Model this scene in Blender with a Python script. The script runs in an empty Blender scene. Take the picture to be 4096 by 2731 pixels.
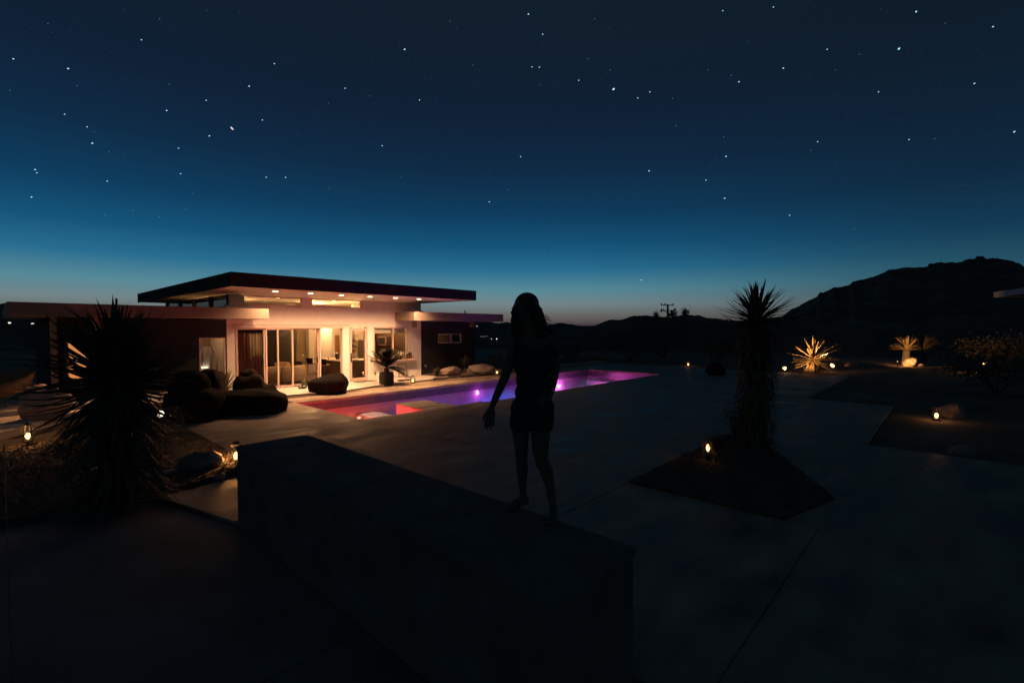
import bpy, math, random
from mathutils import Vector, Matrix, Euler, noise
random.seed(7)
R = math.radians
S = bpy.context.scene
COL = S.collection
PI = math.pi

# ------------------------------------------------------------------ camera, world, exposure
FPX, CAMZ = 1905.0, 2.37
cd = bpy.data.cameras.new('camera'); cam = bpy.data.objects.new('camera', cd); COL.objects.link(cam)
cam.location = (0, 0, CAMZ); cam.rotation_euler = (R(88.4), 0, R(-47.4))
cd.sensor_width = 36; cd.lens = FPX/4096*36; cd.clip_start = .05; cd.clip_end = 9000
S.camera = cam
S.view_settings.view_transform = 'Standard'; S.view_settings.look = 'None'
S.view_settings.exposure = 0; S.view_settings.gamma = 1; S.view_settings.use_curve_mapping = False
S.render.resolution_x = 1024; S.render.resolution_y = 682
S.cycles.max_bounces = 8; S.cycles.transparent_max_bounces = 24; S.cycles.diffuse_bounces = 4
S.cycles.use_light_tree = True
S.cycles.sample_clamp_indirect = 6
CM = cam.rotation_euler.to_matrix()

def lin(r, g, b):
    return tuple(((c/255)/12.92 if c/255 <= .04045 else ((c/255+.055)/1.055)**2.4) for c in (r, g, b)) + (1,)

W = bpy.data.worlds.new('World'); S.world = W; W.use_nodes = True
nt = W.node_tree; nt.nodes.clear()
def N(t, **k):
    n = nt.nodes.new(t)
    for a, b in k.items(): setattr(n, a, b)
    return n
def ramp(stops):
    r = N('ShaderNodeValToRGB')
    r.color_ramp.interpolation = 'LINEAR'
    e = r.color_ramp.elements
    e[0].position = stops[0][0]; e[0].color = stops[0][1]
    e[1].position = stops[-1][0]; e[1].color = stops[-1][1]
    for p, c in stops[1:-1]:
        x = e.new(p); x.color = c
    return r
tc = N('ShaderNodeTexCoord'); sep = N('ShaderNodeSeparateXYZ'); nt.links.new(tc.outputs['Generated'], sep.inputs[0])
mx = N('ShaderNodeMath', operation='MAXIMUM'); nt.links.new(sep.outputs['Z'], mx.inputs[0]); mx.inputs[1].default_value = 0
pw = N('ShaderNodeMath', operation='POWER'); nt.links.new(mx.outputs[0], pw.inputs[0]); pw.inputs[1].default_value = .5
def q(z): return math.sqrt(z)
bright = ramp([(0, lin(50, 44, 52)), (q(.006), lin(66, 58, 64)), (q(.016), lin(92, 84, 84)), (q(.03), lin(106, 106, 104)), (q(.05), lin(114, 132, 136)),
               (q(.08), lin(86, 137, 152)), (q(.12), lin(40, 109, 144)), (q(.17), lin(20, 83, 120)), (q(.23), lin(15, 60, 93)),
               (q(.31), lin(15, 43, 69)), (q(.40), lin(16, 33, 54)), (q(.50), lin(17, 31, 46)), (1, lin(19, 33, 43))])
dim = ramp([(0, lin(40, 37, 43)), (q(.012), lin(60, 58, 62)), (q(.045), lin(66, 84, 90)), (q(.09), lin(40, 84, 102)), (q(.15), lin(19, 58, 84)),
            (q(.23), lin(15, 40, 62)), (q(.32), lin(15, 33, 51)), (q(.42), lin(15, 29, 43)), (q(.52), lin(15, 28, 39)), (1, lin(19, 33, 43))])
nt.links.new(pw.outputs[0], bright.inputs[0]); nt.links.new(pw.outputs[0], dim.inputs[0])
# azimuth of the afterglow: a little left of the view axis
ga = R(42.6+24); gd = (math.cos(ga), math.sin(ga), 0)
flat = N('ShaderNodeVectorMath', operation='MULTIPLY'); nt.links.new(tc.outputs['Generated'], flat.inputs[0]); flat.inputs[1].default_value = (1, 1, 0)
nrm = N('ShaderNodeVectorMath', operation='NORMALIZE'); nt.links.new(flat.outputs[0], nrm.inputs[0])
dot = N('ShaderNodeVectorMath', operation='DOT_PRODUCT'); nt.links.new(nrm.outputs[0], dot.inputs[0]); dot.inputs[1].default_value = gd
mr = N('ShaderNodeMapRange', interpolation_type='SMOOTHSTEP'); nt.links.new(dot.outputs['Value'], mr.inputs['Value'])
mr.inputs['From Min'].default_value = .3; mr.inputs['From Max'].default_value = .95
mixw = N('ShaderNodeMix', data_type='RGBA'); nt.links.new(mr.outputs[0], mixw.inputs['Factor'])
nt.links.new(dim.outputs[0], mixw.inputs['A']); nt.links.new(bright.outputs[0], mixw.inputs['B'])
bg = N('ShaderNodeBackground'); nt.links.new(mixw.outputs['Result'], bg.inputs[0]); bg.inputs[1].default_value = 1.0
wo = N('ShaderNodeOutputWorld'); nt.links.new(bg.outputs[0], wo.inputs[0])

# ------------------------------------------------------------------ helpers
def ray(px, py):
    return CM @ Vector(((px-2048)/FPX, -(py-1365.5)/FPX, -1))
def atz(px, py, z=0.):
    r = ray(px, py); t = (z-CAMZ)/r.z; return Vector((r.x*t, r.y*t, z))
def atv(px, py, v):
    r = ray(px, py); t = v/r.y; return Vector((r.x*t, v, CAMZ+r.z*t))
def atd(px, py, d):
    r = ray(px, py); return Vector((r.x*d, r.y*d, CAMZ+r.z*d))
def uv_of(px, v): return atv(px, 1312, v).x

class MB:
    def __init__(s): s.v = []; s.f = []
    def add(s, vs, fs):
        o = len(s.v); s.v += [tuple(p) for p in vs]; s.f += [tuple(i+o for i in f) for f in fs]; return s
    def box(s, x0, x1, y0, y1, z0, z1, M=None):
        p = [Vector((x, y, z)) for z in (z0, z1) for y in (y0, y1) for x in (x0, x1)]
        if M: p = [M @ a for a in p]
        return s.add(p, [(0, 2, 3, 1), (4, 5, 7, 6), (0, 1, 5, 4), (2, 6, 7, 3), (0, 4, 6, 2), (1, 3, 7, 5)])
    def bevbox(s, x0, x1, y0, y1, z0, z1, b, M=None):
        pts = []
        for z, i in ((z0, b), (z0+b, 0), (z1-b, 0), (z1, b)):
            a0, a1, c0, c1 = x0+i, x1-i, y0+i, y1-i
            k = b if i == 0 else b*.6
            pts += [(a0+k, c0, z), (a1-k, c0, z), (a1, c0+k, z), (a1, c1-k, z), (a1-k, c1, z), (a0+k, c1, z), (a0, c1-k, z), (a0, c0+k, z)]
        if M: pts = [M @ Vector(p) for p in pts]
        f = [tuple(range(7, -1, -1)), tuple(range(24, 32))]
        for r in range(3):
            for k in range(8):
                f.append((r*8+k, r*8+(k+1) % 8, r*8+8+(k+1) % 8, r*8+8+k))
        return s.add(pts, f)
    def prism(s, poly, z0, z1):
        n = len(poly)
        vs = [(x, y, z0) for x, y in poly]+[(x, y, z1) for x, y in poly]
        return s.add(vs, [tuple(range(n-1, -1, -1)), tuple(range(n, 2*n))]+[(i, (i+1) % n, n+(i+1) % n, n+i) for i in range(n)])
    def lathe(s, prof, c=(0, 0, 0), seg=16, M=None, caps=True):
        vs = []; fs = []
        for r, z in prof:
            for k in range(seg):
                a = 2*PI*k/seg; p = Vector((c[0]+r*math.cos(a), c[1]+r*math.sin(a), c[2]+z))
                vs.append(M @ p if M else p)
        for i in range(len(prof)-1):
            for k in range(seg):
                fs.append((i*seg+k, i*seg+(k+1) % seg, (i+1)*seg+(k+1) % seg, (i+1)*seg+k))
        if caps:
            fs.append(tuple(range(seg-1, -1, -1))); fs.append(tuple((len(prof)-1)*seg+k for k in range(seg)))
        return s.add(vs, fs)
    def tube(s, pts, rad, seg=8):
        pts = [Vector(p) for p in pts]
        if not hasattr(rad, '__len__'): rad = [rad]*len(pts)
        vs = []; fs = []; ref = None
        for i, p in enumerate(pts):
            d = (pts[min(i+1, len(pts)-1)]-pts[max(i-1, 0)]).normalized()
            if ref is None: ref = d.orthogonal().normalized()
            a = (ref-d*ref.dot(d)).normalized(); ref = a; b = d.cross(a)
            for k in range(seg):
                t = 2*PI*k/seg; vs.append(p+(a*math.cos(t)+b*math.sin(t))*rad[i])
        for i in range(len(pts)-1):
            for k in range(seg):
                fs.append((i*seg+k, i*seg+(k+1) % seg, (i+1)*seg+(k+1) % seg, (i+1)*seg+k))
        fs.append(tuple(range(seg-1, -1, -1))); fs.append(tuple((len(pts)-1)*seg+k for k in range(seg)))
        return s.add(vs, fs)
    def ell(s, c, rx, ry, rz, seg=16, rings=10, M=None, p=1.0, fn=None):
        vs = []; fs = []
        def sg(a): return math.copysign(abs(a)**p, a)
        for i in range(rings+1):
            t = -PI/2+PI*i/rings
            for k in range(seg):
                a = 2*PI*k/seg
                q_ = Vector((sg(math.cos(t))*sg(math.cos(a)), sg(math.cos(t))*sg(math.sin(a)), sg(math.sin(t))))
                if fn: q_ = fn(q_)
                w = Vector((q_.x*rx, q_.y*ry, q_.z*rz))
                if M: w = M @ w
                vs.append(w+Vector(c))
        for i in range(rings):
            for k in range(seg):
                fs.append((i*seg+k, i*seg+(k+1) % seg, (i+1)*seg+(k+1) % seg, (i+1)*seg+k))
        return s.add(vs, fs)
    def mesh(s, name, m, smooth=False):
        me = bpy.data.meshes.new(name); me.from_pydata(s.v, [], s.f); me.update()
        if m: me.materials.append(m)
        if smooth:
            for p in me.polygons: p.use_smooth = True
        return me
    def build(s, name, m, parent=None, smooth=False, **k):
        o = bpy.data.objects.new(name, s.mesh(name, m, smooth)); COL.objects.link(o)
        if parent: o.parent = parent; o.matrix_parent_inverse = parent.matrix_basis.inverted()
        return tag(o, **k)
def tag(o, label=None, cat=None, group=None, kind=None):
    if label: o['label'] = label
    if cat: o['category'] = cat
    if group: o['group'] = group
    if kind: o['kind'] = kind
    return o
def empty(name, loc=(0, 0, 0), rz=0, **k):
    o = bpy.data.objects.new(name, None); COL.objects.link(o); o.location = loc; o.rotation_euler = (0, 0, rz)
    o.empty_display_size = .1
    return tag(o, **k)
def inst(name, me, M, parent):
    "a mesh-sharing child placed by matrix in the parent's own space"
    o = bpy.data.objects.new(name, me); COL.objects.link(o); o.parent = parent; o.matrix_local = M
    return o
def copy_tree(o, parent=None):
    c = o.copy(); COL.objects.link(c)
    if parent: c.parent = parent
    for ch in list(o.children): copy_tree(ch, c)
    return c
def lamp(name, loc, color, energy, kind='POINT', radius=.04, parent=None, rot=None, angle=120, blend=.6):
    l = bpy.data.lights.new(name, kind); l.color = color; l.energy = energy; l.shadow_soft_size = radius
    if kind == 'SPOT': l.spot_size = R(angle); l.spot_blend = blend
    o = bpy.data.objects.new(name, l); COL.objects.link(o); o.location = loc
    if rot: o.rotation_euler = rot
    if parent: o.parent = parent; o.matrix_parent_inverse = parent.matrix_basis.inverted()
    return o
def aim(o, target):
    d = Vector(target)-o.location; o.rotation_euler = d.to_track_quat('-Z', 'Y').to_euler()

def mat(name, col, rough=.7, var=.25, scale=4., bump=0., metal=0., spec=.5, stretch=(1, 1, 1), col2=None, rvar=0., bscale=None, detail=6, sheen=0):
    m = bpy.data.materials.new(name); m.use_nodes = True; t = m.node_tree; b = t.nodes['Principled BSDF']
    L = t.links.new
    tcn = t.nodes.new('ShaderNodeTexCoord'); mp = t.nodes.new('ShaderNodeMapping'); mp.inputs['Scale'].default_value = stretch
    L(tcn.outputs['Object'], mp.inputs[0])
    nz = t.nodes.new('ShaderNodeTexNoise'); nz.inputs['Scale'].default_value = scale; nz.inputs['Detail'].default_value = detail
    L(mp.outputs[0], nz.inputs['Vector'])
    mr = t.nodes.new('ShaderNodeMapRange'); mr.inputs['From Min'].default_value = .3; mr.inputs['From Max'].default_value = .7
    L(nz.outputs['Fac'], mr.inputs['Value'])
    mx = t.nodes.new('ShaderNodeMix'); mx.data_type = 'RGBA'
    c2 = col2 or tuple(c*(1-var) for c in col); c1 = tuple(min(1, c*(1+var*.6)) for c in col)
    mx.inputs['A'].default_value = (*c2, 1); mx.inputs['B'].default_value = (*c1, 1)
    L(mr.outputs[0], mx.inputs['Factor']); L(mx.outputs['Result'], b.inputs['Base Color'])
    b.inputs['Metallic'].default_value = metal; b.inputs['Specular IOR Level'].default_value = spec
    if rvar:
        m2 = t.nodes.new('ShaderNodeMapRange'); m2.inputs['From Min'].default_value = .35; m2.inputs['From Max'].default_value = .65
        m2.inputs['To Min'].default_value = max(.02, rough-rvar); m2.inputs['To Max'].default_value = min(1, rough+rvar)
        L(nz.outputs['Fac'], m2.inputs['Value']); L(m2.outputs[0], b.inputs['Roughness'])
    else: b.inputs['Roughness'].default_value = rough
    if bump:
        n2 = t.nodes.new('ShaderNodeTexNoise'); n2.inputs['Scale'].default_value = bscale or scale*6; n2.inputs['Detail'].default_value = 5
        L(mp.outputs[0], n2.inputs['Vector'])
        bp = t.nodes.new('ShaderNodeBump'); bp.inputs['Strength'].default_value = bump; bp.inputs['Distance'].default_value = .02
        L(n2.outputs['Fac'], bp.inputs['Height']); L(bp.outputs[0], b.inputs['Normal'])
    return m
def glow(name, col, strength):
    m = bpy.data.materials.new(name); m.use_nodes = True; t = m.node_tree; t.nodes.clear()
    e = t.nodes.new('ShaderNodeEmission'); e.inputs[0].default_value = (*col, 1); e.inputs[1].default_value = strength
    o = t.nodes.new('ShaderNodeOutputMaterial'); t.links.new(e.outputs[0], o.inputs[0]); return m
def clear(name, tint, rough=0., ior=1.45, wave=0., wscale=3., extra=0.):
    m = bpy.data.materials.new(name); m.use_nodes = True; t = m.node_tree; t.nodes.clear(); L = t.links.new
    tr = t.nodes.new('ShaderNodeBsdfTransparent'); tr.inputs[0].default_value = (*tint, 1)
    gl = t.nodes.new('ShaderNodeBsdfGlossy'); gl.inputs['Roughness'].default_value = rough
    fr = t.nodes.new('ShaderNodeFresnel'); fr.inputs[0].default_value = ior
    mx = t.nodes.new('ShaderNodeMixShader'); o = t.nodes.new('ShaderNodeOutputMaterial')
    L(fr.outputs[0], mx.inputs[0]); L(tr.outputs[0], mx.inputs[1]); L(gl.outputs[0], mx.inputs[2]); L(mx.outputs[0], o.inputs[0])
    if wave:
        tcn = t.nodes.new('ShaderNodeTexCoord'); nz = t.nodes.new('ShaderNodeTexNoise'); nz.inputs['Scale'].default_value = wscale
        nz.inputs['Detail'].default_value = 3
        L(tcn.outputs['Object'], nz.inputs['Vector'])
        bp = t.nodes.new('ShaderNodeBump'); bp.inputs['Strength'].default_value = wave; bp.inputs['Distance'].default_value = .05
        L(nz.outputs['Fac'], bp.inputs['Height']); L(bp.outputs[0], gl.inputs['Normal']); L(bp.outputs[0], fr.inputs['Normal'])
    return m

M = {}
M['plaster'] = mat('white_plaster', (.72, .68, .62), .85, .05, 3, .15, bscale=60)
M['ceiling'] = mat('ceiling_paint', (.62, .56, .5), .8, .05, 2)
M['siding'] = mat('dark_siding', (.027, .028, .028), .85, .3, 3, .2, spec=.08, stretch=(1, 1, 8))
M['fascia_dark'] = mat('dark_metal_fascia', (.03, .032, .032), .8, .15, 2, spec=.06)
M['fascia_tan'] = mat('tan_fascia', (.22, .175, .14), .7, .08, 2, spec=.15)
M['roofing'] = mat('roof_membrane', (.06, .05, .05), .9, .2, 2)
M['deck'] = mat('stained_concrete', (.36, .28, .205), .62, .4, 1.3, .25, spec=.22, stretch=(.7, 1.5, 1), rvar=.2, bscale=45, col2=(.085, .068, .052), detail=10)
M['patio'] = mat('pale_concrete', (.5, .45, .4), .8, .1, 2, .1)
M['gravel'] = mat('dark_gravel', (.11, .088, .07), .95, .6, 30, .8, bscale=60, spec=.1)
M['gravelstone'] = mat('loose_gravel', (.14, .11, .085), .95, .5, 3, spec=.1)
M['earth'] = mat('desert_earth', (.17, .135, .10), .95, .4, .6, .3, bscale=4, spec=.1)
M['hill'] = mat('scrub_hillside', (.13, .108, .082), 1, .5, .08, .6, bscale=.9, spec=.1)
M['joint'] = mat('joint_sand', (.01, .01, .01), 1, .1)
M['block'] = mat('dark_block_wall', (.17, .15, .13), .95, .25, 3, .25, spec=.1)
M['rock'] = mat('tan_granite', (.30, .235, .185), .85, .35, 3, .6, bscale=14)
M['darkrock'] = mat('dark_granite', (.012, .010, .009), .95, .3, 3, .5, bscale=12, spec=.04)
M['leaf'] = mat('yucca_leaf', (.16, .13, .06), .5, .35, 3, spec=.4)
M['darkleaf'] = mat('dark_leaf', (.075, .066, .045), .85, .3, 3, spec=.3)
M['thatch'] = mat('dry_leaf_thatch', (.11, .085, .055), .9, .4, 8)
M['bathwall'] = mat('taupe_wall', (.22, .17, .15), .9, .05, 2)
M['palmleaf'] = mat('palm_leaf', (.012, .013, .008), .85, .3, 3, spec=.15)
M['nearpave'] = mat('dark_paving', (.2, .185, .17), .85, .35, 1.2, .25, spec=.15, bscale=8, detail=9)
M['potblack'] = mat('black_stone_pot', (.02, .016, .014), .9, .3, 30, .5, bscale=50)
M['bark'] = mat('fibrous_bark', (.06, .05, .04), .95, .4, 12, .6)
M['pooltile'] = mat('pool_plaster', (.55, .55, .6), .7, .12, 3, .1)
M['poolband'] = mat('waterline_tile', (.14, .12, .16), .35, .25, 8)
M['cobble'] = mat('sandstone_tile', (.36, .29, .23), .6, .25, 2, .3, bscale=12)
M['water'] = clear('pool_water', (.8, .82, .92), .02, 1.33, .5, 3.5)
M['glass'] = clear('window_glass', (.93, .93, .9), 0, 1.45)
M['black'] = mat('black_metal', (.015, .015, .015), .45, .1)
M['frame'] = mat('painted_frame', (.55, .42, .36), .5, .05)
M['bean'] = mat('dark_outdoor_fabric', (.012, .009, .008), .9, .2, 6, .2, spec=.06)
M['skin'] = mat('skin', (.13, .085, .065), .75, .05, spec=.25)
M['hair'] = mat('dark_hair', (.02, .014, .011), .55, .3, 20)
M['romper'] = mat('dark_romper_fabric', (.022, .022, .026), .9, .2, 30)
M['curtain'] = mat('linen_curtain', (.34, .28, .2), .9, .15, 6)
M['sofa'] = mat('tan_upholstery', (.36, .27, .17), .9, .12, 6, .1)
M['cushion'] = mat('rust_cushion', (.3, .17, .1), .9, .15, 6)
M['olivewall'] = mat('olive_wall', (.32, .26, .16), .8, .05, 2)
M['wood'] = mat('maple_cabinet', (.62, .36, .13), .45, .12, 2, stretch=(8, 8, 1))
M['darkwood'] = mat('dark_walnut', (.07, .035, .02), .5, .25, 3, stretch=(1, 1, 8))
M['steel'] = mat('brushed_steel', (.5, .45, .4), .3, .05, 3, metal=.9)
M['terracotta'] = mat('terracotta', (.34, .15, .08), .8, .15, 6)
M['cactus'] = mat('cactus_green', (.03, .04, .02), .7, .25, 8)
M['red'] = mat('red_petals', (.45, .03, .02), .6, .2, 8)
M['white'] = mat('white_paint', (.75, .72, .66), .6, .05, 3)
M['ceramic'] = mat('black_ceramic', (.02, .018, .018), .3, .1)
M['wicker'] = mat('rattan', (.2, .13, .08), .7, .3, 30, .3)
M['pole'] = mat('weathered_pole', (.03, .025, .02), .9, .2)
M['timber'] = mat('pale_roof_panel', (.22, .24, .25), .6, .1)
M['e_down'] = glow('downlight_glow', (1, .78, .5), 12)
M['e_flame'] = glow('lantern_flame', (1, .5, .15), 7)
M['e_flame_dim'] = glow('lantern_mantle', (1, .36, .08), 1.6)
M['e_globe'] = glow('globe_glow', (1, .72, .5), 3)
M['e_red'] = glow('red_pool_lamp', (1, .16, .1), 5)
M['e_pink'] = glow('pink_pool_lamp', (1, .25, .75), 16)
M['e_blue'] = glow('blue_pool_lamp', (.15, .3, 1), 8)
M['e_screen'] = glow('laptop_screen', (.6, .75, 1), .9)
M['e_blind'] = glow('lit_blind', (1, .36, .1), .8)
M['e_town'] = glow('town_light', (1, .8, .75), 3)
WARM = (1, .525, .26)

# ------------------------------------------------------------------ ground and terrain
PU0, PU1, PV0, PV1 = 6.45, 23.2, 10.95, 15.35        # pool rectangle
def grid_mesh(us, vs, hf, skip=None):
    m = MB(); n = len(vs)
    for u in us:
        for v in vs: m.v.append((u, v, hf(u, v)))
    for i in range(len(us)-1):
        for j in range(n-1):
            if skip and skip((us[i]+us[i+1])/2, (vs[j]+vs[j+1])/2): continue
            m.f.append((i*n+j, (i+1)*n+j, (i+1)*n+j+1, i*n+j+1))
    return m
def lins(a, b, n): return [a+(b-a)*i/n for i in range(n+1)]
def ss(x, a, b):
    t = max(0, min(1, (x-a)/(b-a))); return t*t*(3-2*t)
def gh(u, v):
    d = math.hypot(u, v)
    h = -.05 - 11*ss(d, 46, 170)
    out = max(0, min(1, (max(abs(u-13)-16, abs(v-13)-12))/6))
    h += out*.08*noise.noise(Vector((u*.15, v*.15, 0)))
    return h
us = sorted(set([-900, -500, -300, -200, -140, -100, -70, -50, -35]+[round(x, 2) for x in lins(-25, PU0, 18)]+[round(x, 2) for x in lins(PU0, PU1, 12)]+[round(x, 2) for x in lins(PU1, 50, 14)]+[60, 75, 95, 120, 160, 220, 320, 500, 900, 1500, 3000]))
vs = sorted(set([-900, -500, -300, -200, -140, -100, -70, -50, -35]+[round(x, 2) for x in lins(-25, PV0, 18)]+[PV1]+[round(x, 2) for x in lins(PV1, 50, 16)]+[60, 75, 95, 120, 160, 220, 320, 500, 900, 1500, 3000]))
g = grid_mesh(us, vs, gh, lambda u, v: PU0 < u < PU1 and PV0 < v < PV1).build('ground', M['earth'], smooth=True, kind='structure')

# pool deck: concrete slabs with open joints
deck = empty('pool_deck', kind='structure')
def slab(poly, z1=0., z0=-.1, m='deck', parent=None, name='slab', g=.004):
    "slab with its polygon shrunk by the joint half-width"
    cx = sum(p[0] for p in poly)/len(poly); cy = sum(p[1] for p in poly)/len(poly)
    pp = []
    for x, y in poly:
        pp.append((x-math.copysign(g, x-cx), y-math.copysign(g, y-cy)))
    b = .008
    mb = MB(); n = len(pp)
    ins = [(x-math.copysign(b, x-cx), y-math.copysign(b, y-cy)) for x, y in pp]
    mb.add([(x, y, z0) for x, y in pp]+[(x, y, z1-b) for x, y in pp]+[(x, y, z1) for x, y in ins],
           [tuple(range(n-1, -1, -1)), tuple(range(2*n, 3*n))]+[(i, (i+1) % n, n+(i+1) % n, n+i) for i in range(n)]+[(n+i, n+(i+1) % n, 2*n+(i+1) % n, 2*n+i) for i in range(n)])
    return mb.build(name, M[m], parent)
def rect(u0, u1, v0, v1): return [(u0, v0), (u1, v0), (u1, v1), (u0, v1)]
for (a0, a1, c0, c1) in ((2.9, 28.5, 3.56, PV0), (2.9, PU0, PV0, PV1), (PU1, 28.5, PV0, PV1), (2.9, 28.5, PV1, 17.15), (2.9, 6.57, -3, 3.56), (12.0, 18.5, 1.2, 3.56)):
    MB().box(a0+.02, a1-.02, c0+.004 if c0 != PV0 else c0, c1-.004 if c1 != PV1 else c1, -.115, -.014).build('deck_base', M['deck'], deck)
# near side of the pool
for (u0, u1) in ((3.0, 6.5), (6.5, 12.5), (12.5, 18.5), (18.5, 23.2), (23.2, 28.5)):
    for (v0, v1) in ((3.6, 7.05), (7.05, PV0)):
        slab(rect(u0, u1, v0, v1), parent=deck)
for (v0, v1) in ((-3.0, 1.1), (1.1, 3.6)):
    slab(rect(2.9, 6.56, v0, v1), parent=deck)
slab([(6.565, -3), (12, -3), (12, -.1), (7.85, 1.12), (6.565, 1.48)], parent=deck, g=0)
slab([(12.0, 1.2), (18.5, 1.2), (18.5, 3.6), (12.0, 3.6)], parent=deck)
slab([(7.87, 1.12), (12.0, -.1), (12, 3.59), (11.02, 3.59), (10.87, 2.9)], parent=deck, g=.0)
# left end and far side
slab(rect(3.0, PU0, PV0, 13.2), parent=deck); slab(rect(3.0, PU0, 13.2, PV1), parent=deck)
for (u0, u1) in ((PU0, 10.2), (10.2, 14.4), (14.4, 19.5), (19.5, 23.2), (23.2, 28.5)):
    slab(rect(u0, u1, PV1, 17.15 if u0 > 10 else 16.3), parent=deck)
slab(rect(23.2, 28.5, PV0, PV1), parent=deck)
# patio of the house and the raised walk to its right
patio = empty('patio', kind='structure')
pp = [(6.3, 16.75), (7.6, 16.45), (8.8, 16.35), (9.5, 16.55), (10.2, 16.6), (10.25, 17.15), (13.2, 17.15), (13.6, 18.0), (14.4, 18.1), (14.4, 19.0), (5.2, 19.0), (5.2, 17.2)]
slab([(5.2, 17.2), (6.3, 16.9), (7.6, 16.6), (8.8, 16.5), (9.5, 16.7), (9.5, 19.0), (5.2, 19.0)], .07, -.1, 'patio', patio, g=.0)
slab([(9.505, 16.7), (10.2, 16.95), (13.4, 17.25), (14.3, 18.0), (14.3, 19.0), (9.505, 19.0)], .07, -.1, 'patio', patio, g=.0)
walk = empty('raised_walk', kind='structure')
slab([(13.45, 17.2), (19.5, 17.2), (19.5, 18.0), (14.35, 18.0)], .11, -.1, 'deck', walk, g=.0)
slab([(19.51, 17.2), (28.5, 17.2), (28.5, 18.0), (19.51, 18.0)], .11, -.1, 'deck', walk, g=.0)
# left concrete terrace with two risers
terr = empty('left_terrace', kind='structure')
a, b, c_, d_ = atz(0, 1748, .0), atz(345, 1648, .0), atz(345, 1610, .0), atz(0, 1665, .0)
slab([(-4.5, 12.6), (a.x, a.y-.2), (b.x+.1, b.y-.1), (b.x+.3, 17.6), (-4.5, 17.6)], .13, -.1, 'patio', terr, g=0)
slab([(-4.5, 17.62), (b.x+.3, 17.62), (4.6, 18.99), (-4.5, 18.99)], .26, -.1, 'patio', terr, g=0)
slab([(-4.5, 19.01), (1.05, 19.01), (1.05, 26), (-4.5, 26)], .262, -.1, 'patio', terr, g=0)
# gravel beds
def bed(poly, z, name='gravel_bed', stones=0):
    us_ = [p[0] for p in poly]; vs_ = [p[1] for p in poly]
    def inside(u, v):
        r = False; n = len(poly); j = n-1
        for i in range(n):
            if (poly[i][1] > v) != (poly[j][1] > v) and u < (poly[j][0]-poly[i][0])*(v-poly[i][1])/(poly[j][1]-poly[i][1])+poly[i][0]: r = not r
            j = i
        return r
    o = MB().prism(poly, -.2, z).build(name, M['gravel'], kind='structure')
    m = MB(); k = 0
    while k < stones:
        u, v = random.uniform(min(us_), max(us_)), random.uniform(min(vs_), max(vs_))
        if not inside(u, v): continue
        k += 1; a = random.uniform(.012, .035)*(1+(random.random() < .06)*1.2); h = a*random.uniform(.5, .9); t_ = random.uniform(0, 3)
        c1, s1_ = math.cos(t_)*a, math.sin(t_)*a
        m.add([(u+c1, v+s1_, z+.002), (u-s1_*.8, v+c1*.8, z+.002), (u-c1, v-s1_, z+.002), (u+s1_*.8, v-c1*.8, z+.002), (u+c1*.2, v+s1_*.1, z+h)], [(0, 1, 4), (1, 2, 4), (2, 3, 4), (3, 0, 4)])
    if stones: m.build('gravel_stones', M['gravelstone'], kind='stuff')
bed([(3.0, 15.37), (6.4, 15.37), (6.44, 16.31), (9.9, 16.31), (9.4, 16.5), (8.8, 16.48), (7.6, 16.58), (6.3, 16.85), (5.15, 17.15), (5.15, 18.95), (2.3, 18.95), (2.3, 15.37)], .0)
bed([(14.4, 18.02), (28.5, 18.02), (28.5, 21), (14.4, 21)], .12)
bed([(6.575, 3.585), (11.0, 3.585), (10.85, 2.9), (7.86, 1.135), (6.575, 1.49)], .03, stones=2600)
bed([(-1.6, 8.7), (1.1, 8.25), (2.05, 8.35), (2.98, 8.9), (2.98, 13.0), (1.5, 13.9), (-1.6, 13.0)], .05, stones=7000)
# near left paving
near = empty('near_paving', kind='structure')
slab([(1.52, 8.15), (1.95, 6.42), (2.88, 6.42), (2.88, 8.3), (2.1, 8.25)], .0, -.1, 'deck', near, g=.0)
slab([(-4, 3.4), (1.95, 3.4), (1.95, 6.3), (1.42, 8.2), (-4, 8.6)], -.035, -.15, 'nearpave', near, g=0)
slab([(-4, -4), (2.89, -4), (2.89, 1.48), (1.95, 1.48), (1.95, 3.39), (-4, 3.39)], -.035, -.15, 'nearpave', near, g=0)

# ------------------------------------------------------------------ the pool
pool = empty('swimming_pool', kind='structure')
ZW, ZB, ZF = -.30, -.36, -1.35
m = MB(); m.add([(PU0, PV0, ZF), (PU1, PV0, ZF), (PU1, PV1, ZF), (PU0, PV1, ZF)], [(0, 1, 2, 3)]); m.build('pool_floor', M['pooltile'], pool)
def wall_ring(z0, z1, name, mm, ins=0.):
    a0, a1, c0, c1 = PU0+ins, PU1-ins, PV0+ins, PV1-ins; t = .2+ins
    MB().box(a0-t, a0, c0-t, c1+t, z0, z1).build(name, M[mm], pool)
    MB().box(a1, a1+t, c0-t, c1+t, z0, z1).build(name, M[mm], pool)
    MB().box(a0, a1, c0-t, c0, z0, z1).build(name, M[mm], pool)
    MB().box(a0, a1, c1, c1+t, z0, z1).build(name, M[mm], pool)
wall_ring(ZF, ZB, 'pool_wall', 'pooltile')
wall_ring(ZB, -.102, 'waterline_band', 'poolband', .004)
# coping
for (x0, x1, y0, y1) in ((PU0-.004, PU1+.004, PV1-.03, PV1+.004),):
    MB().box(PU0, PU1, PV1-.03, PV1+.004, -.1, -.02).build('coping', M['cobble'], pool)
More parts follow.
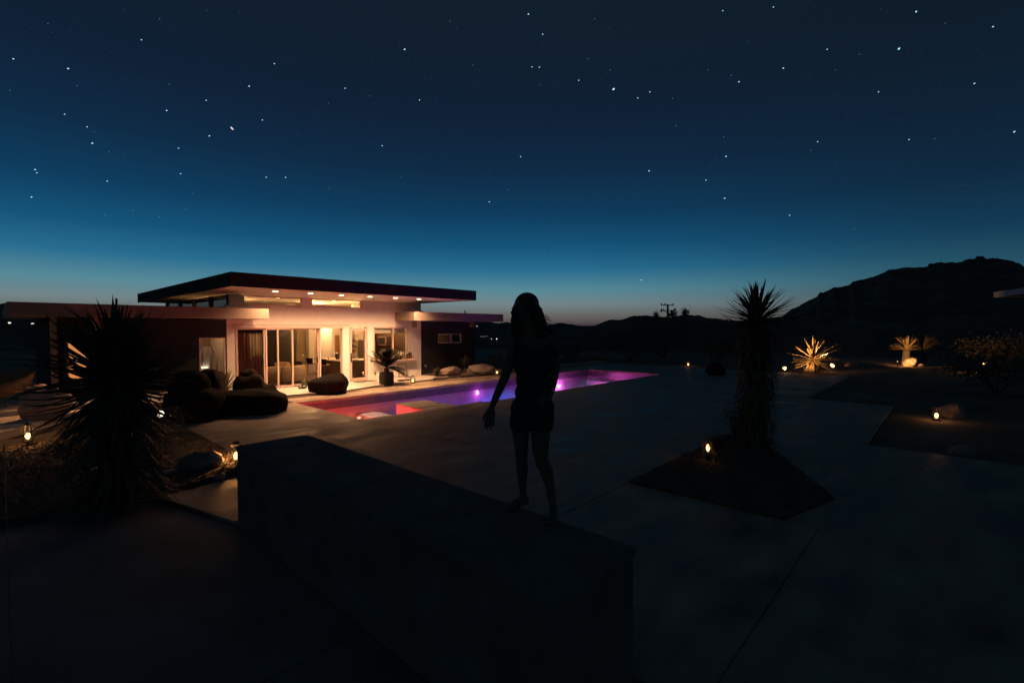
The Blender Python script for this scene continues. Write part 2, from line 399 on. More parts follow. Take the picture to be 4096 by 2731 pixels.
# benches, the divider of the spa and steps
MB().box(PU0, 8.55, PV1-.5, PV1, ZF, -.75).build('spa_bench', M['pooltile'], pool)
MB().box(PU0, PU0+.5, PV0, PV1-.5, ZF, -.75).build('spa_bench', M['pooltile'], pool)
MB().box(PU0+.5, 8.55, PV0, PV1-.5, ZF, -1.1).build('spa_floor', M['pooltile'], pool)
MB().box(8.55, 9.25, PV0, PV1, ZF, -.62).build('divider', M['pooltile'], pool)
MB().box(9.25, PU1, PV1-.45, PV1, ZF, -.95).build('pool_bench', M['pooltile'], pool)
for k, (x, z) in enumerate(((21.2, -1.05), (21.8, -.8), (22.4, -.55))):
    MB().box(x, (21.796, 22.396, PU1)[k], PV0, PV1-.45, ZF, z).build('pool_step', M['pooltile'], pool)
# stone tiles on the near edge and on the near half of the divider
tile = MB().bevbox(-.19, .19, -.19, .19, -.04, 0, .008).mesh('tile', M['cobble'])
MB().box(8.57, 9.6, PV0+.01, 12.85, -.34, -.075).build('tile_ledge', M['pooltile'], pool)
MB().box(PU0+.01, 10.8, PV0-.0, PV0+.42, -.34, -.078).build('tile_ledge', M['pooltile'], pool)
for i in range(11):
    inst('tile', tile, Matrix.Translation((PU0+.2+i*.395, PV0+.2, -.03+random.uniform(-.004, .004))), pool)
for j in range(4):
    for i in range(3):
        inst('tile', tile, Matrix.Translation((8.77+i*.395, PV0+.6+j*.395, -.035+random.uniform(-.004, .004))), pool)
# water sheet
wm = MB().add([(PU0, PV0, ZW), (PU1, PV0, ZW), (PU1, PV1, ZW), (PU0, PV1, ZW)], [(0, 1, 2, 3)])
wm.build('water', M['water'], None, kind='structure')
# underwater lamps
def pool_lamp(loc, normal, em, col, energy, label, show=True):
    n = Vector(normal); Mx = n.to_track_quat('Z', 'Y').to_matrix().to_4x4(); Mx.translation = Vector(loc)
    t = empty('pool_lamp', loc, label=label, cat='lamp', group='underwater lamps in the pool')
    MB().lathe([(.09, -.01), (.095, .012), (.075, .016)], M=Mx, seg=16).build('lamp_ring', M['steel'], t)
    MB().lathe([(.085, .0165), (.08, .03), (.03, .04)], M=Mx, seg=16).build('lens', M[em], t)
    sp_ = lamp('lamp_light', Vector(loc)+n*.12, col, energy*1.5, 'SPOT', radius=.06, parent=t, angle=158 if show and em != 'e_red' else 104, blend=.5)
    if show: lamp('lens_glow', Vector(loc)+n*.1, col, energy*.12, radius=.03, parent=t)
    aim(sp_, Vector(loc)+n*1.12-Vector((0, 0, .5 if show and em != 'e_red' else .95)))
p = atz(1436, 1667, -.26)
t = empty('floating_lamp', (p.x, p.y, -.3), label='bright red lamp at the water surface of the spa', cat='lamp')
MB().lathe([(.05, -.05), (.1, -.02), (.1, .0), (.06, .012)], seg=16).build('float', M['steel'], None, True).parent = t
MB().ell((0, 0, .02), .05, .05, .03, 12, 8).build('bulb', M['e_red'], None, True).parent = t
lamp('float_light', (p.x, p.y, -.42), (1, .025, .02), 200, radius=.05)
lamp('float_glow', (p.x, p.y, -.18), (1, .09, .05), 9, radius=.04)
pool_lamp((PU0+.01, 12.8, -.6), (1, 0, 0), 'e_red', (1, .025, .02), 420, 'red underwater lamp on the left wall of the spa')
p = atz(1588, 1680, -.5)
pool_lamp((8.54, 12.2, -.6), (-1, 0, 0), 'e_red', (1, .03, .02), 320, 'second red lamp on the spa side of the divider')
p = atv(1908, 1570, PV1)
pool_lamp((p.x, PV1-.0, p.z), (0, -1, 0), 'e_pink', (.9, .08, .8), 75, 'magenta underwater lamp on the long far wall of the pool')
p = atv(2262, 1532, PV1-.45)
pool_lamp((p.x, PV1-.0, -.72), (0, -1, 0), 'e_pink', (1, .12, .6), 400, 'pink underwater lamp glowing beside the woman\'s hip')
pool_lamp((11.8, PV0, -.8), (0, 1, 0), 'e_blue', (.07, .09, 1), 420, 'blue underwater lamp nearest the spa', False)
pool_lamp((15.6, PV0, -.8), (0, 1, 0), 'e_blue', (.12, .12, 1), 1050, 'blue underwater lamp in the middle of the near wall', False)
pool_lamp((19.2, PV0, -.8), (0, 1, 0), 'e_blue', (.4, .22, 1), 450, 'violet blue underwater lamp nearest the pool steps', False)

# ------------------------------------------------------------------ the house
house = empty('modern_house', label='low modern house with flat overhanging roof and lit glass front beside the pool', cat='house')
FV = 19.0            # face of the front wall
ZH = 2.42            # head of doors and windows
def hb(name, m, x0, x1, y0, y1, z0, z1, parent=None, bev=0):
    mb = MB()
    mb.bevbox(x0, x1, y0, y1, z0, z1, bev) if bev else mb.box(x0, x1, y0, y1, z0, z1)
    return mb.build(name, M[m], parent or house)
uL, uR = 5.62, 14.1
# front wall pieces
W0, W1 = 5.94, 10.02      # sliding door opening
D0, D1 = 10.34, 11.2      # glass door
K0, K1, KS = 11.5, 13.32, .92   # kitchen window
CZ = 3.22                 # clerestory sill
hb('wall', 'plaster', uL, W0-.06, FV, FV+.2, 0, CZ)
hb('wall', 'plaster', W0-.06, W1, FV, FV+.2, ZH, CZ)
hb('wall', 'plaster', W1, D0, FV, FV+.2, 0, CZ)
hb('wall', 'plaster', D0, D1, FV, FV+.2, ZH, CZ)
hb('wall', 'plaster', D1, K0, FV, FV+.2, 0, CZ)
hb('wall', 'plaster', K0, K1, FV, FV+.2, 0, KS)
hb('wall', 'plaster', K0, K1, FV, FV+.2, ZH, CZ)
hb('wall', 'plaster', K1, uR, FV, FV+.2, 0, CZ)
hb('wall', 'plaster', 10.95, uR, FV, FV+.2, CZ, 3.6)       # solid upper right
hb('wall', 'plaster', 5.72, 6.16, FV+.002, FV+.2, CZ, 3.6)
hb('wall', 'plaster', 8.33, 8.68, FV+.002, FV+.2, CZ, 3.6)
hb('trim', 'frame', 5.62, 7.1, FV-.03, FV, CZ-.06, CZ)
def window(x0, x1, z0, z1, bars=(), y=FV, fw=.05, parent=None, name='window', fm='frame', pane=True, d=.09):
    w = MB()
    w.box(x0, x1, y-.012, y+d, z1-fw, z1).box(x0, x1, y-.012, y+d, z0, z0+fw)
    w.box(x0, x0+fw, y-.01, y+d-.002, z0+fw, z1-fw).box(x1-fw, x1, y-.01, y+d-.002, z0+fw, z1-fw)
    for b in bars: w.box(b-fw/2, b+fw/2, y-.008, y+d-.004, z0+fw, z1-fw)
    o = w.build(name, M[fm], parent or house)
    if pane:
        xs = [x0+fw]+[b for b in bars]+[x1-fw]
        for i in range(len(xs)-1):
            l = xs[i]+(fw/2 if i else 0); r_ = xs[i+1]-(fw/2 if i < len(xs)-2 else 0)
            MB().box(l, r_, y+.03, y+.036, z0+fw, z1-fw).build('pane', M['glass'], o)
    return o
window(6.16, 8.33, CZ, 3.58); window(8.68, 10.95, CZ, 3.58)
# sliding door: head track and four leaves
hb('head_track', 'frame', W0-.12, W1+.02, FV-.05, FV+.1, ZH-.06, ZH+.0)
hb('drip_trim', 'frame', W0-.16, D0, FV-.025, FV-.001, ZH+.05, ZH+.09)
w = window(W0, 6.93, .09, ZH-.06, name='sliding_door', y=FV+.06)
w = window(6.93, 7.95, .09, ZH-.06, (7.38,), name='sliding_door', y=FV+.0)
w = window(7.95, 9.02, .09, ZH-.06, name='sliding_door', y=FV+.1)
MB().box(8.94, 8.97, FV+.06, FV+.09, .95, 1.2).build('handle', M['black'], w)
w = window(9.02, 9.08, .09, ZH-.06, name='door_jamb', y=FV+.02, pane=False, fw=.03)
# glass door
gd_ = window(D0+.02, D1-.02, .1, ZH-.05, name='glass_door', fw=.1, y=FV+.02)
MB().box(D0+.05, D0+.085, FV-.04, FV+.01, .9, 1.3).box(D0+.05, D0+.2, FV-.05, FV-.02, 1.08, 1.12).build('handle', M['black'], gd_)
hb('threshold', 'steel', D0, D1, FV-.02, FV+.2, .07, .1)
# kitchen window and its counter ledge
kw = window(K0, K1, KS, ZH, (12.52,))
MB().box(K0+.06, K1-.06, FV+.13, FV+.15, 2.14, ZH-.05).build('roller_blind', M['white'], kw)
hb('counter_ledge', 'frame', K0-.02, K1+.32, FV-.32, FV-.001, .86, .92, bev=.008)
# roof
roof = hb('roof', 'roofing', 4.78, 14.55, 15.62, 29.0, 3.66, 3.99)
MB().box(4.74, 14.59, 15.58, 15.618, 3.605, 4.03).build('fascia', M['fascia_dark'], roof)
MB().box(4.74, 4.778, 15.62, 29.0, 3.605, 4.03).build('fascia', M['fascia_dark'], roof)
MB().box(14.552, 14.59, 15.62, 29.0, 3.605, 4.03).build('fascia', M['fascia_dark'], roof)
MB().box(4.78, 14.55, 15.62, 29.0, 3.62, 3.658).build('soffit', M['ceiling'], roof)
# side clerestory on the left
hb('side_wall', 'plaster', 5.70, 5.86, FV+.2, 28.3, 0, 3.10)
sw = MB()
for y in (19.2, 21.3, 23.6, 25.8, 28.2): sw.box(5.70, 5.86, y-.06, y+.06, 3.10, 3.6)
sw.box(5.69, 5.87, 19.26, 28.14, 3.10, 3.15).build('clerestory_frame', M['fascia_dark'], house)
for y0, y1 in ((19.26, 21.24), (21.36, 23.54), (23.66, 25.74), (25.86, 28.14)):
    MB().box(5.77, 5.776, y0, y1, 3.15, 3.6).build('clerestory_pane', M['glass'], house)
hb('side_wall', 'plaster', 13.9, uR, FV+.2, 28.3, 0, 3.6)
hb('back_wall', 'plaster', 5.86, 13.9, 26.0, 26.2, 0, 3.6)
hb('interior_floor', 'darkwood', 5.86, 13.9, FV+.2, 26.0, -.05, .08)
# recessed soffit lights

for i, (px, py) in enumerate([(1102, 1166), (1242, 1174), (1366, 1181), (1480, 1187), (1582, 1192), (1676, 1197)]):
    p = atz(px, py, 3.615)
    o = MB().lathe([(.085, 0), (.09, .003), (.09, .004)], c=(p.x, p.y, 3.612), seg=14).build('recessed_light', M['e_down'], house)
    lamp('recessed_lamp', (p.x, p.y, 3.57), WARM, 500, 'SPOT', .05, house, (R(5), 0, 0), 152, 1)
for (px, py) in [(985, 1186), (1113, 1192), (1336, 1203), (1440, 1206)]:
    p = atz(px, py, 3.612)
    MB().lathe([(.075, 0), (.08, .003), (.08, .004)], c=(p.x, p.y, 3.612), seg=14).build('recessed_light', M['e_down'], house)

# ---- interior shell, black panel for the opening in the back wall and partitions
hb('partition', 'olivewall', uv_of(1188, 23.6), uv_of(1235, 23.6), 23.6, 23.75, .08, 3.6)
hb('partition', 'white', uv_of(1235, 23.3), uv_of(1255, 23.3), 23.3, 23.75, .08, 3.6)
hb('partition', 'olivewall', 5.87, uv_of(1188, 25.2)-.55, 25.2, 25.3, 2.35, 3.6)
hb('opening_dark_panel', 'ceramic', 5.9, uv_of(1186, 25.4), 25.5, 25.98, .08, 2.3)  # solid black panel; the dark beyond the opening is put into its colour
hb('partition', 'white', 11.35, 11.5, 22.6, 25.9, .08, 2.75)
hb('partition', 'white', uv_of(1398, 22.8), uv_of(1437, 22.8), 22.3, 22.58, .08, 3.6)
cab = empty('tall_cabinet', label='tall maple cabinet wall seen through the sliding door', cat='cabinet')
c0, c1 = uv_of(1253, 24.5), uv_of(1357, 24.5)
nd = 4
for i in range(nd):
    a_ = c0+(c1-c0)*i/nd
    MB().bevbox(a_+.004, a_+(c1-c0)/nd-.004, 24.5, 24.9, .1, 1.98, .004).build('cabinet_door', M['wood'], cab)
bar = empty('bar_counter', label='dark bar counter with pale top behind the sliding door', cat='counter')
b1, b2 = atz(1373, 1441, .95), atz(1254, 1433, .95)
MB().box(10.3, 11.0, 19.75, 22.0, .08, .9).build('counter_base', M['darkwood'], bar)
MB().bevbox(10.2, 11.1, 19.6, 22.1, .9, .95, .01).build('counter_top', M['cobble'], bar)
isl = empty('kitchen_island', label='dark kitchen island with white top seen through the glass door', cat='counter')
MB().box(11.15, 12.1, 20.4, 21.5, .08, .84).build('counter_base', M['darkwood'], isl)
MB().bevbox(11.12, 12.2, 20.3, 21.6, .84, .88, .01).build('counter_top', M['white'], isl)
# stools
def stool(x, y, lab):
    t = empty('bar_stool', (x, y, .08), rz=R(8), label=lab, cat='stool', group='stools at the bar counter')
    MB().ell((0, 0, .66), .21, .2, .035, 14, 6).build('seat', M['cushion'], None, True).parent = t
    mb = MB(); n = 9
    for k in range(n):
        a = R(110+140*k/(n-1)); mb.v.append((.21*math.cos(a), .2*math.sin(a), .67)); mb.v.append((.26*math.cos(a), .24*math.sin(a), .93))
    for k in range(n-1): mb.f.append((2*k, 2*k+2, 2*k+3, 2*k+1))
    o = mb.build('backrest', M['bean'], None, True); o.parent = t
    so = o.modifiers.new('thick', 'SOLIDIFY'); so.thickness = .025
    for sx in (-1, 1):
        for sy in (-1, 1):
            MB().tube([(sx*.11, sy*.11, .64), (sx*.2, sy*.2, 0)], .011, 6).build('leg', M['black'], None).parent = t
    MB().tube([(-.175, -.175, .2), (.175, -.175, .2), (.175, .175, .2), (-.175, .175, .2), (-.175, -.175, .2)], .008, 5).build('foot_ring', M['black'], None).parent = t
stool(9.85, 21.55, 'far bar stool with curved dark back left of the sliding door post')
stool(9.95, 20.45, 'near bar stool with rust seat in front of the dark counter')
# things on the bar
def P(px, py, z): return atz(px, py, z)
lp = Vector((10.62, 19.95, .95))
t = empty('laptop', lp, rz=R(-35), label='open laptop with glowing bluish screen on the bar counter', cat='laptop')
MB().box(-.16, .16, -.11, .11, 0, .016).build('keyboard_base', M['steel'], None).parent = t
Mx = Matrix.Translation((0, .11, .012)) @ Matrix.Rotation(R(-15), 4, 'X')
MB().box(-.16, .16, 0, .008, 0, .22, M=Mx).build('lid', M['steel'], None).parent = t
MB().box(-.148, .148, -.004, -.001, .012, .21, M=Mx).build('screen', M['e_screen'], None).parent = t
t.rotation_euler.z = R(38)
MB().lathe([(.05, 0), (.09, .08), (.1, .16), (.07, .26), (.03, .3)], c=(10.55, 20.5, .951), seg=16).build('vase', M['ceramic'], None, True, label='black oval vase on the bar counter left of the laptop', cat='vase')
MB().lathe([(.06, 0), (.13, .012), (.14, .02)], c=(10.42, 20.15, .951), seg=16).build('plate', M['white'], None, True, label='pale plate on the bar counter below the black vase', cat='plate')
MB().lathe([(.03, 0), (.037, .09), (.033, .09), (.028, .01)], c=(10.35, 20.95, .951), seg=12).build('cup', M['terracotta'], None, True, label='small brown cup on the bar counter left of the vase', cat='cup')
# chandelier seen through the clerestory and pendant above the bar
t = empty('pendant_lamp', (10.1, 22.6, 3.6), label='small branching pendant lamp hanging above the bar', cat='lamp')
MB().tube([(0, 0, 0), (0, 0, -.75)], .008, 6).build('cord', M['black'], None).parent = t
mb = MB()
for k in range(6):
    a = k*PI/3; mb.tube([(0, 0, -.75), (.14*math.cos(a), .14*math.sin(a), -.9), (.27*math.cos(a), .27*math.sin(a), -.82)], .008, 5)
mb.build('arm', M['steel'], None).parent = t
mb = MB()
for k in range(6):
    a = k*PI/3; mb.ell((.27*math.cos(a), .27*math.sin(a), -.79), .03, .03, .04, 8, 6)
mb.build('bulb', M['e_down'], None).parent = t
# sofa
t = empty('sofa', label='tan sofa with its back to the glass sliding doors', cat='sofa')
MB().bevbox(7.05, 9.0, 20.15, 20.42, .12, .80, .05).build('backrest', M['sofa'], t, True)
MB().bevbox(7.05, 9.0, 20.43, 21.15, .12, .42, .05).build('seat', M['sofa'], t, True)
MB().bevbox(7.05, 7.25, 20.43, 21.15, .42, .62, .04).build('armrest', M['sofa'], t, True)
MB().bevbox(8.8, 9.0, 20.43, 21.15, .42, .62, .04).build('armrest', M['sofa'], t, True)
for k, (x, w_, mm, l_) in enumerate(((7.5, .36, 'bean', 'dark cushion at the left end of the sofa'), (8.1, .38, 'cushion', 'rust cushion in the middle of the sofa'), (8.68, .3, 'bean', 'dark cushion at the right end of the sofa'))):
    MB().ell((x, 20.5, .8), w_, .12, .17, 16, 8, p=.75).build('cushion', M[mm], None, True, label=l_, cat='cushion', group='cushions on the sofa')
t = empty('floor_lamp', label='slim bent floor lamp with round pale foot behind the glass', cat='lamp')
MB().lathe([(.18, 0), (.18, .02), (.02, .03)], c=(7.75, 19.55, .08), seg=20).build('foot', M['white'], t)
MB().tube([(7.75, 19.55, .1), (7.7, 19.55, .5), (7.74, 19.56, .8), (7.9, 19.6, 1.0)], .011, 6).build('stem', M['black'], t)
# curtain: pleated cloth just behind the left sliding leaf
m_ = MB(); n = 110
for i in range(n+1):
    x = W0+.03+(6.93-W0-.06)*i/n; ph = x*2*PI/.105
    y = FV+.3+.04*math.sin(ph)+.015*math.sin(ph*.37+1)
    m_.v += [(x, y, .1), (x+.01*math.sin(ph*.5), y+.01*math.sin(x*9), 2.2)]
for i in range(n): m_.f.append((2*i, 2*i+2, 2*i+3, 2*i+1))
cu = m_.build('curtain', M['curtain'], None, True, label='pleated beige curtain behind the left glass door leaf', cat='curtain')
MB().box(W0+.02, 6.95, FV+.22, FV+.42, 2.2, 2.34).build('curtain_rail', M['fascia_dark'], cu)
# kitchen seen through the door and the window
fr = empty('refrigerator', label='steel refrigerator with curved handles seen through the glass door', cat='refrigerator')
f0 = uv_of(1440, 22.0)
MB().bevbox(f0, f0+.75, 21.7, 22.25, .1, 1.78, .02).build('fridge_body', M['steel'], fr)
for s_ in (-.03, .05):
    MB().tube([(f0+.36+s_, 21.69, .95), (f0+.36+s_, 21.62, 1.05), (f0+.36+s_, 21.61, 1.35), (f0+.36+s_, 21.69, 1.6)], .014, 6).build('handle', M['white'], fr)
sh = empty('wall_shelves', label='three small shelves on the white wall behind the glass door', cat='shelf')
s0, s1 = uv_of(1404, 22.2), uv_of(1427, 22.2)
for i, zz in enumerate((1.99, 1.68, 1.38)):
    MB().box(s0, s1, 22.1, 22.29, zz, zz+.025).build('shelf', M['darkwood'], sh)
for i, (fx, zz, h_, mm) in enumerate(((.2, 1.705, .09, 'terracotta'), (.45, 1.705, .12, 'ceramic'), (.75, 1.705, .08, 'terracotta'), (.3, 1.405, .15, 'darkleaf'), (.7, 1.405, .1, 'ceramic'))):
    MB().lathe([(.03, 0), (.042, h_*.5), (.03, h_)], c=(s0+(s1-s0)*fx, 22.2, zz), seg=10).build('jar', M[mm], None, True, label=('brown jar at the left of the middle shelf', 'tall black jar on the middle shelf', 'brown jar at the right of the middle shelf', 'green potted sprig on the lowest shelf', 'black jar on the lowest shelf')[i], cat='jar')
MB().add([(s0+.14, 22.26, 1.08), (s0+.28, 22.26, 1.22), (s0+.14, 22.26, 1.36), (s0, 22.26, 1.22), (s0+.14, 22.2, 1.22), (s0+.14, 22.295, 1.22)],
         [(0, 1, 4), (1, 2, 4), (2, 3, 4), (3, 0, 4), (1, 0, 5), (2, 1, 5), (3, 2, 5), (0, 3, 5)]).build('wall_ornament', M['terracotta'], None, label='diamond shaped ornament hanging below the shelves', cat='ornament')
kt = empty('kitchen_cabinets', label='dark kitchen wall cabinets behind the two pane window', cat='cabinet')
for i in range(6):
    a_ = 19.5+i*.62
    MB().bevbox(13.5, 13.88, a_+.004, a_+.616, 1.38, 2.62, .004).build('cabinet_door', M['darkwood'], kt)
MB().box(13.3, 13.88, 19.3, 23.9, .08, .86).build('base_cabinet', M['darkwood'], kt)
MB().box(13.27, 13.885, 19.28, 23.92, .862, .9).build('worktop', M['cobble'], kt)
MB().box(13.86, 13.895, 19.3, 23.9, .902, 1.378).build('backsplash', M['olivewall'], kt)
MB().box(12.8, 13.25, 23.3, 23.9, .08, 2.3).build('tall_unit', M['darkwood'], kt)
mw = empty('microwave', label='steel framed microwave with dark door behind the kitchen window', cat='microwave')
MB().bevbox(13.25, 13.49, 20.7, 21.5, 1.5, 1.95, .01).build('casing', M['steel'], mw)
MB().box(13.235, 13.248, 20.85, 21.45, 1.56, 1.89).build('door', M['ceramic'], mw)
# items on the window ledge (outside counter) and the worktop
def potted(x, y, z, r, h, lab, plant):
    t = empty('potted_succulent', (x, y, z), label=lab, cat='potted plant')
    MB().lathe([(r*.7, 0), (r*.95, h*.8), (r*1.1, h*.8), (r*1.1, h), (r*.9, h), (r*.85, h*.85)], seg=14).build('pot', M['terracotta'], None, True).parent = t
    m = MB()
    for k in range(plant):
        a = random.uniform(0, 6.28); d = random.uniform(.1, .8)*r; hh = random.uniform(.08, .2)
        m.ell((d*math.cos(a), d*math.sin(a), h+hh*.4), .018, .018, hh*.55, 6, 5)
    m.build('stems', M['cactus'], None, True).parent = t
potted(13.34, 18.84, .92, .10, .17, 'larger terracotta pot of succulents on the right end of the window ledge', 9)
potted(13.14, 18.8, .92, .085, .12, 'smaller terracotta pot of succulents left of the larger one', 7)
def flowers(x, y, z, m1, m2, n, lab, sp=.11):
    t = empty('flower_vase', (x, y, z), label=lab, cat='flowers')
    MB().lathe([(.04, 0), (.055, .06), (.035, .14), (.045, .17)], seg=12).build('vase', M[m2], None, True).parent = t
    a, b = MB(), MB()
    for k in range(n):
        dx, dy, dz = random.gauss(0, sp), random.gauss(0, sp*.6), .25+random.gauss(0, .05)
        a.tube([(0, 0, .12), (dx*.6, dy*.6, dz*.8), (dx, dy, dz)], .003, 4)
        b.ell((dx, dy, dz), .03, .03, .022, 7, 5)
    a.build('stems', M['darkleaf'], None).parent = t; b.build('petals', M[m1], None, True).parent = t
flowers(11.95, 18.86, .92, 'red', 'white', 9, 'red flowers in a small vase at the left of the window ledge', .08)
flowers(12.86, 18.86, .92, 'white', 'ceramic', 15, 'white flowers in a dark vase on the window ledge')
t = empty('silver_samovar', (12.32, 18.84, .92), label='shiny silver urn with loop handle on the window ledge', cat='urn')
MB().lathe([(.1, 0), (.12, .03), (.13, .3), (.11, .37), (.12, .38), (.05, .43)], seg=18).build('urn_body', M['steel'], None, True).parent = t
MB().tube([(-.12, 0, .08), (-.2, 0, .12), (-.22, 0, .28), (-.13, 0, .34)], .015, 8).build('handle', M['steel'], None, True).parent = t
for i, (x, r, h, mm, l) in enumerate(((11.62, .04, .1, 'steel', 'small steel tin, first on the left of the window ledge'), (11.74, .03, .09, 'ceramic', 'black cup second from the left on the window ledge'), (12.07, .035, .12, 'white', 'white mug beside the silver urn'))):
    MB().lathe([(r, 0), (r, h), (r*.85, h), (r*.85, h*.8)], c=(x, 18.82, .921), seg=12).build('cup', M[mm], None, True, label=l, cat='cup')
# small fittings on the facade
def plate(x, z, w, h, lab, name='wall_plate', cat='switch'):
    t = empty(name, (x, FV, z), label=lab, cat=cat)
    MB().bevbox(-w/2, w/2, -.03, -.001, -h/2, h/2, .006).build('plate', M['steel'], None).parent = t
    MB().box(-w*.25, w*.25, -.036, -.031, -h*.2, h*.2).build('insert', M['ceramic'], None).parent = t
p = atv(1486, 1440, FV); plate(p.x, p.z, .09, .17, 'small grey key pad on the wall right of the glass door', 'key_pad', 'key pad')
p = atv(1500, 1492, FV); plate(p.x, p.z, .09, .13, 'outdoor power socket low on the wall under the kitchen window', 'wall_socket', 'socket')
t = empty('door_mat', (10.8, 18.55, .07), label='dark door mat on the pale concrete at the glass door', cat='mat')
MB().bevbox(-.45, .5, -.22, .22, 0, .015, .005).build('mat_pile', M['gravel'], None).parent = t
t = empty('picture_frame', (13.0, 18.93, .07), label='empty wooden frame leaning on the wall behind the potted palm', cat='frame')
Mx = Matrix.Rotation(R(-8), 4, 'X')
MB().box(-.25, .25, -.03, 0, 0, .05, M=Mx).box(-.25, .25, -.03, 0, .6, .65, M=Mx).box(-.25, -.2, -.029, 0, .05, .6, M=Mx).box(.2, .25, -.029, 0, .05, .6, M=Mx).build('frame_bars', M['cobble'], None).parent = t
p = atv(1700, 1463, 19.02)
t = empty('garden_tap', (p.x, 19.04, p.z), label='small brass garden tap on the dark wall right of the pale corner', cat='tap')
MB().tube([(0, 0, 0), (0, -.09, .01), (0, -.13, -.05)], .014, 7).tube([(-.04, -.06, .05), (.04, -.06, .05)], .008, 6).tube([(0, -.06, 0), (0, -.06, .05)], .008, 6).build('tap_body', M['steel'], None, True).parent = t

# ---- left wing
def wall_with(x0, x1, z0, z1, y0, y1, ops, m, parent, name='wall'):
    xs = sorted(ops); cur = x0
    for (a, b, c, d) in xs:
        if a > cur: MB().box(cur, a, y0, y1, z0, z1).build(name, M[m], parent)
        MB().box(a, b, y0, y1, z0, c).build(name, M[m], parent)
        MB().box(a, b, y0, y1, d, z1).build(name, M[m], parent)
        cur = b
    MB().box(cur, x1, y0, y1, z0, z1).build(name, M[m], parent)
lw = empty('left_wing', label='low left wing of the house with dark siding and thin flat roof', cat='building')
WL = [(uv_of(262, 19), uv_of(350, 19), .84, 2.02), (uv_of(795, 19), uv_of(900, 19), .3, 2.04)]
wall_with(1.08, 5.618, 0, 2.67, 19.0, 19.15, WL, 'siding', lw)
MB().box(1.08, 1.22, 19.15, 26, 0, 2.67).build('wall', M['siding'], lw)
MB().box(1.22, 5.69, 25.9, 26, 0, 2.67).build('wall', M['siding'], lw)
rl = MB().box(.27, 6.46, 17.54, 18.997, 2.73, 3.0).build('roof', M['roofing'], lw)
MB().box(.27, 5.68, 18.998, 27, 2.73, 3.0).build('roof', M['roofing'], lw)
MB().box(.23, 6.5, 17.5, 17.538, 2.69, 3.04).build('fascia', M['fascia_tan'], rl)
MB().box(.23, .268, 17.54, 27, 2.69, 3.04).build('fascia', M['fascia_tan'], rl)
MB().box(6.462, 6.5, 17.54, 18.99, 2.69, 3.04).build('fascia', M['fascia_tan'], rl)
MB().box(.27, 6.46, 17.54, 18.99, 2.7, 2.728).build('soffit', M['ceiling'], rl)
MB().box(.27, 1.07, 18.992, 27, 2.7, 2.728).build('soffit', M['ceiling'], rl)
window(WL[0][0], WL[0][1], .84, 2.02, y=19.0, parent=lw)
MB().box(WL[0][0]+.02, WL[0][1]-.02, 19.17, 19.18, .86, 2.0).build('lit_blind', M['e_blind'], lw)
window(WL[1][0], WL[1][1], .3, 2.04, y=19.0, parent=lw, fw=.045)
x0, x1 = WL[1][0]-.6, 5.66
MB().box(x0, x1, 21.2, 21.3, 0, 2.67).box(x0-.1, x0, 19.16, 21.3, 0, 2.67).build('inner_wall', M['bathwall'], lw)
MB().box(x0, x1, 19.16, 21.2, 2.6, 2.66).build('inner_ceiling', M['plaster'], lw)
lamp('bath_lamp', ((x0+x1)/2, 20.3, 2.3), WARM, 7, radius=.1, parent=lw)
m_ = MB(); n = 26
xa, xb = WL[1][0]+.07, WL[1][0]+.66
for j in range(9):
    for i in range(n+1):
        f = i/n; zz = .3+1.42*j/8; tp = 1-.5*ss(j/8, .8, 1)
        x = (xa+xb)/2+(f-.5)*(xb-xa)*tp; y = 19.34+.035*math.sin(f*19+j*.1)
        m_.v.append((x, y, zz))
for j in range(8):
    for i in range(n): m_.f.append((j*(n+1)+i, j*(n+1)+i+1, (j+1)*(n+1)+i+1, (j+1)*(n+1)+i))
m_.build('hanging_robe', M['white'], None, True, label='white robe hanging behind the left wing window', cat='robe')
lamp('robe_fill', (xa+.35, 19.24, 2.3), WARM, 16, radius=.03, parent=lw)  # fill light added to brighten the robe; no fixture hangs here
t = empty('table_lamp', (WL[1][0]+.22, 19.3, 0), label='small drum lamp glowing at the bottom of the robe window', cat='lamp')
p = atv(806, 1470, 19.3)
MB().lathe([(.1, p.z-.02), (.1, p.z+.02)], seg=16).build('lamp_shade', M['e_globe'], None, True).parent = t
MB().lathe([(.1, 0), (.1, .02), (.012, .03), (.012, p.z-.03)], seg=10).build('lamp_base', M['black'], None).parent = t
# posts of the carport
px_ = uv_of(213, 18.4)
for (x, y, w_) in ((px_, 18.4, .07), (uv_of(181, 22.5), 22.5, .07)):
    MB().box(x-w_, x+w_, y-w_, y+w_, .25, 2.698).build('post', M['fascia_tan'], lw)
def speaker(x, y, z, w, h, lab):
    t = empty('outdoor_speaker', (x, y, z), rz=R(20), label=lab, cat='speaker', group='outdoor speakers hung under the eaves')
    MB().bevbox(-w/2, w/2, -.1, .1, -h, -.03, .03).build('speaker_body', M['fascia_tan'], None, True).parent = t
    MB().box(-w*.4, w*.4, -.112, -.101, -h+.03, -.06).build('grille', M['wicker'], None).parent = t
    MB().tube([(0, 0, -.03), (0, 0, .002)], .015, 6).build('bracket', M['black'], None).parent = t
pu = uv_of(384, 18.2)
speaker(pu, 18.2, 2.69, .3, .34, 'square speaker under the eave behind the left yucca')
pu = uv_of(407, 18.5)
sc_ = (uv_of(392, 18.6), 18.72, 2.35)
t = empty('wall_sconce', (sc_[0], 18.99, 2.5), label='small wall lamp under the eave beside the lit window of the left wing', cat='lamp')
MB().bevbox(-.09, .09, -.16, -.001, -.12, .1, .02).build('sconce_body', M['fascia_tan'], None).parent = t
MB().ell((0, -.09, -.14), .05, .05, .03, 10, 6).build('bulb', M['e_globe'], None, True).parent = t
